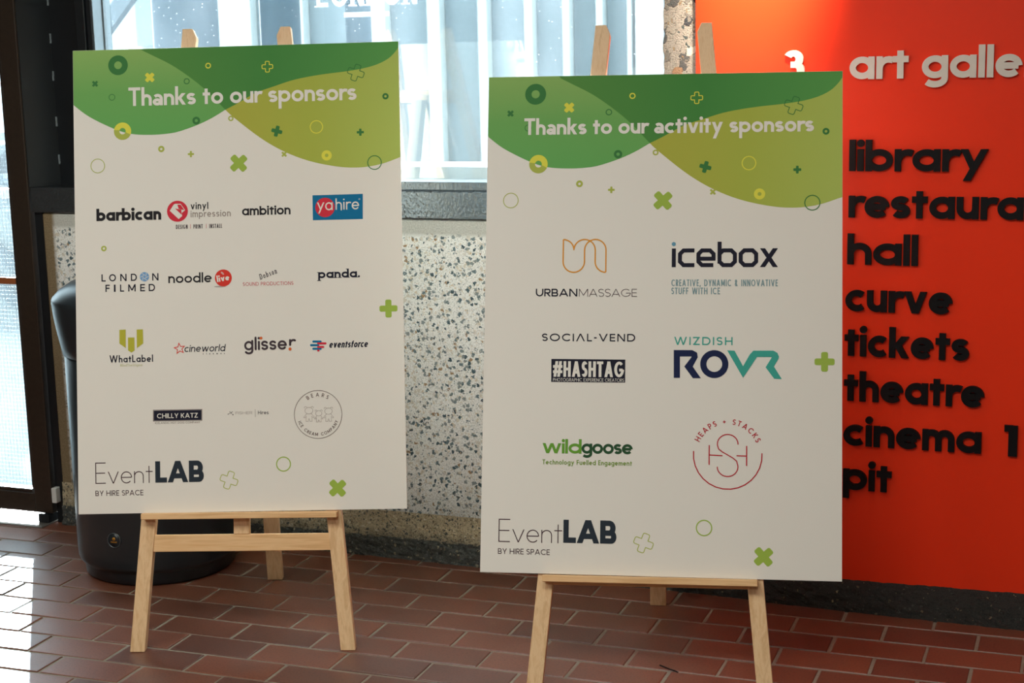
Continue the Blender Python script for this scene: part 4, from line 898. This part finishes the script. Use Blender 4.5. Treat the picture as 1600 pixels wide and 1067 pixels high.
put(br, 'logo_lettering', T['hasht'], 'W', 6.4, .0006, H=36.5, gap=.07); put(br, 'logo_lettering', T['photo'], 'W', .75, .0006, gap=.10)
# octagonal lettering
s_, x_0, y_0, w_0, h_0, a_0 = T['ice']; X8 = 43.5; th8 = 9.3; h8 = th8/2; c8 = 10.
def octo(x, W, Hh=None, open_=None):
    H8 = Hh or X8; a, b, lo, hi = x+h8, x+W-h8, y_0+h8, y_0+H8-h8; c = c8-h8*.4
    return [(a, lo+c), (a, hi-c), (a+c, hi), (b-c, hi), (b, hi-c), (b, lo+c), (b-c, lo), (a+c, lo)]
P = []
def addp(pts, closed=False, ly=0): P.extend([(q, ly) for q in strip(pts, h8, closed)])
x = x_0; addp([(x+h8, y_0), (x+h8, y_0+X8)]); x += th8+5
o8 = octo(x, 38); addp([(x+38, o8[3][1]), o8[2], o8[1], o8[0], o8[7], (x+38, o8[6][1])]); x += 42.5
o8 = octo(x, 44); addp([(x+39, o8[6][1]), o8[7], o8[0], o8[1], o8[2], o8[3], o8[4], (o8[4][0], y_0+X8*.5-1)]); addp([(o8[0][0], y_0+X8*.45), (x+44, y_0+X8*.45)], ly=1); x += 48.5
addp([(x+h8, y_0+8), (x+h8, y_0+h_0)]); o8 = octo(x, 44.5); addp(o8, True, 1); x += 48.5
o8 = octo(x, 44.5); addp(o8, True); x += 48.5
W8 = x_0+w_0-x; hw = h8*1.25
P.append(([(x, y_0), (x+2*hw, y_0), (x+W8, y_0+X8), (x+W8-2*hw, y_0+X8)], 2)); P.append(([(x+W8-2*hw, y_0), (x+W8, y_0), (x+2*hw, y_0+X8), (x, y_0+X8)], 3))
ink('logo_lettering', P, INK['navy'], br, label='heavy squared-off dark lettering')
ink('logo_dot', [arc(*PR['dot'], 5.3, 5.3, 30, 330, 5)], INK['icedot'], br)
put(br, 'logo_lettering', T['cre'], 'ice', 2.1, gap=.13); put(br, 'logo_lettering', T['stuff'], 'ice', 2.1, gap=.13)
put(br, 'logo_lettering', T['wiz'], 'teal', 2.9, gap=.30)
ink('letter', [(PR['R1'], 0)], INK['night'], br); ink('letter', ring(*PR['O'], PR['Orr'], 14.2), INK['night'], br); ink('logo_lettering', [PR['V']], INK['teal'], br, .0008, 'large teal joined V and R')
put(br, 'logo_lettering', T['wild'], 'wild', 6.4, xr=.70, gap=.04); put(br, 'logo_lettering', T['goose'], 'goose', 6.2, xr=.70, gap=.0)
put(br, 'logo_lettering', [T['tech'][0].replace('a', '\u0251')]+T['tech'][1:], 'tech', 1.9, xr=.68, gap=.11)
cx, cy = PR['hs']; k_ = 10.17
P = ring(cx, cy, 79.2, 2.5, 174, 364)
Q = arc(cx, cy+25.2, 23.4, 22.0, -2, 190, 16)+[(cx-20.5, cy+13.5), (cx-12, cy+7), (cx, cy+.3), (cx+12, cy-6.5), (cx+20.5, cy-13.5)]+arc(cx, cy-27.0, 23.4, 22.0, 10, -180, 16)
P = [(p, 0) for p in P]+[(p, 1) for p in strip(Q, 1.2)]
for seg in ([(cx-42, cy-23), (cx-42, cy+22)], [(cx-41, cy-.5), (cx-11.5, cy-1.6)], [(cx+43, cy-24), (cx+43, cy+21.5)], [(cx+20, cy-1.2), (cx+42, cy-1.6)]): P += [(p, 2) for p in strip(seg, 1.3)]
ink('logo_symbol', P, INK['burg'], br, label='burgundy open circle with overlapping letters')
ink('logo_lettering', arc_text('HEAPS + STACKS', cx, cy, 70.5, 12.8, 2.0, 90, 132), INK['burg'], br)
eventlab(br, T)

# small dark strand on the floor
bm = bmesh.new(); pts = [(2.219, -.650, .0016), (2.233, -.660, .0022), (2.247, -.668, .0018), (2.262, -.676, .0024), (2.272, -.681, .0014)]
for a, b in zip(pts, pts[1:]): beam(bm, a, b, .0024, .0022)
o = ob('scrap_of_cord', bm, M['letterblack']); tag(o, 'tiny black strand of cord lying on the paving under the right easel', 'cord')
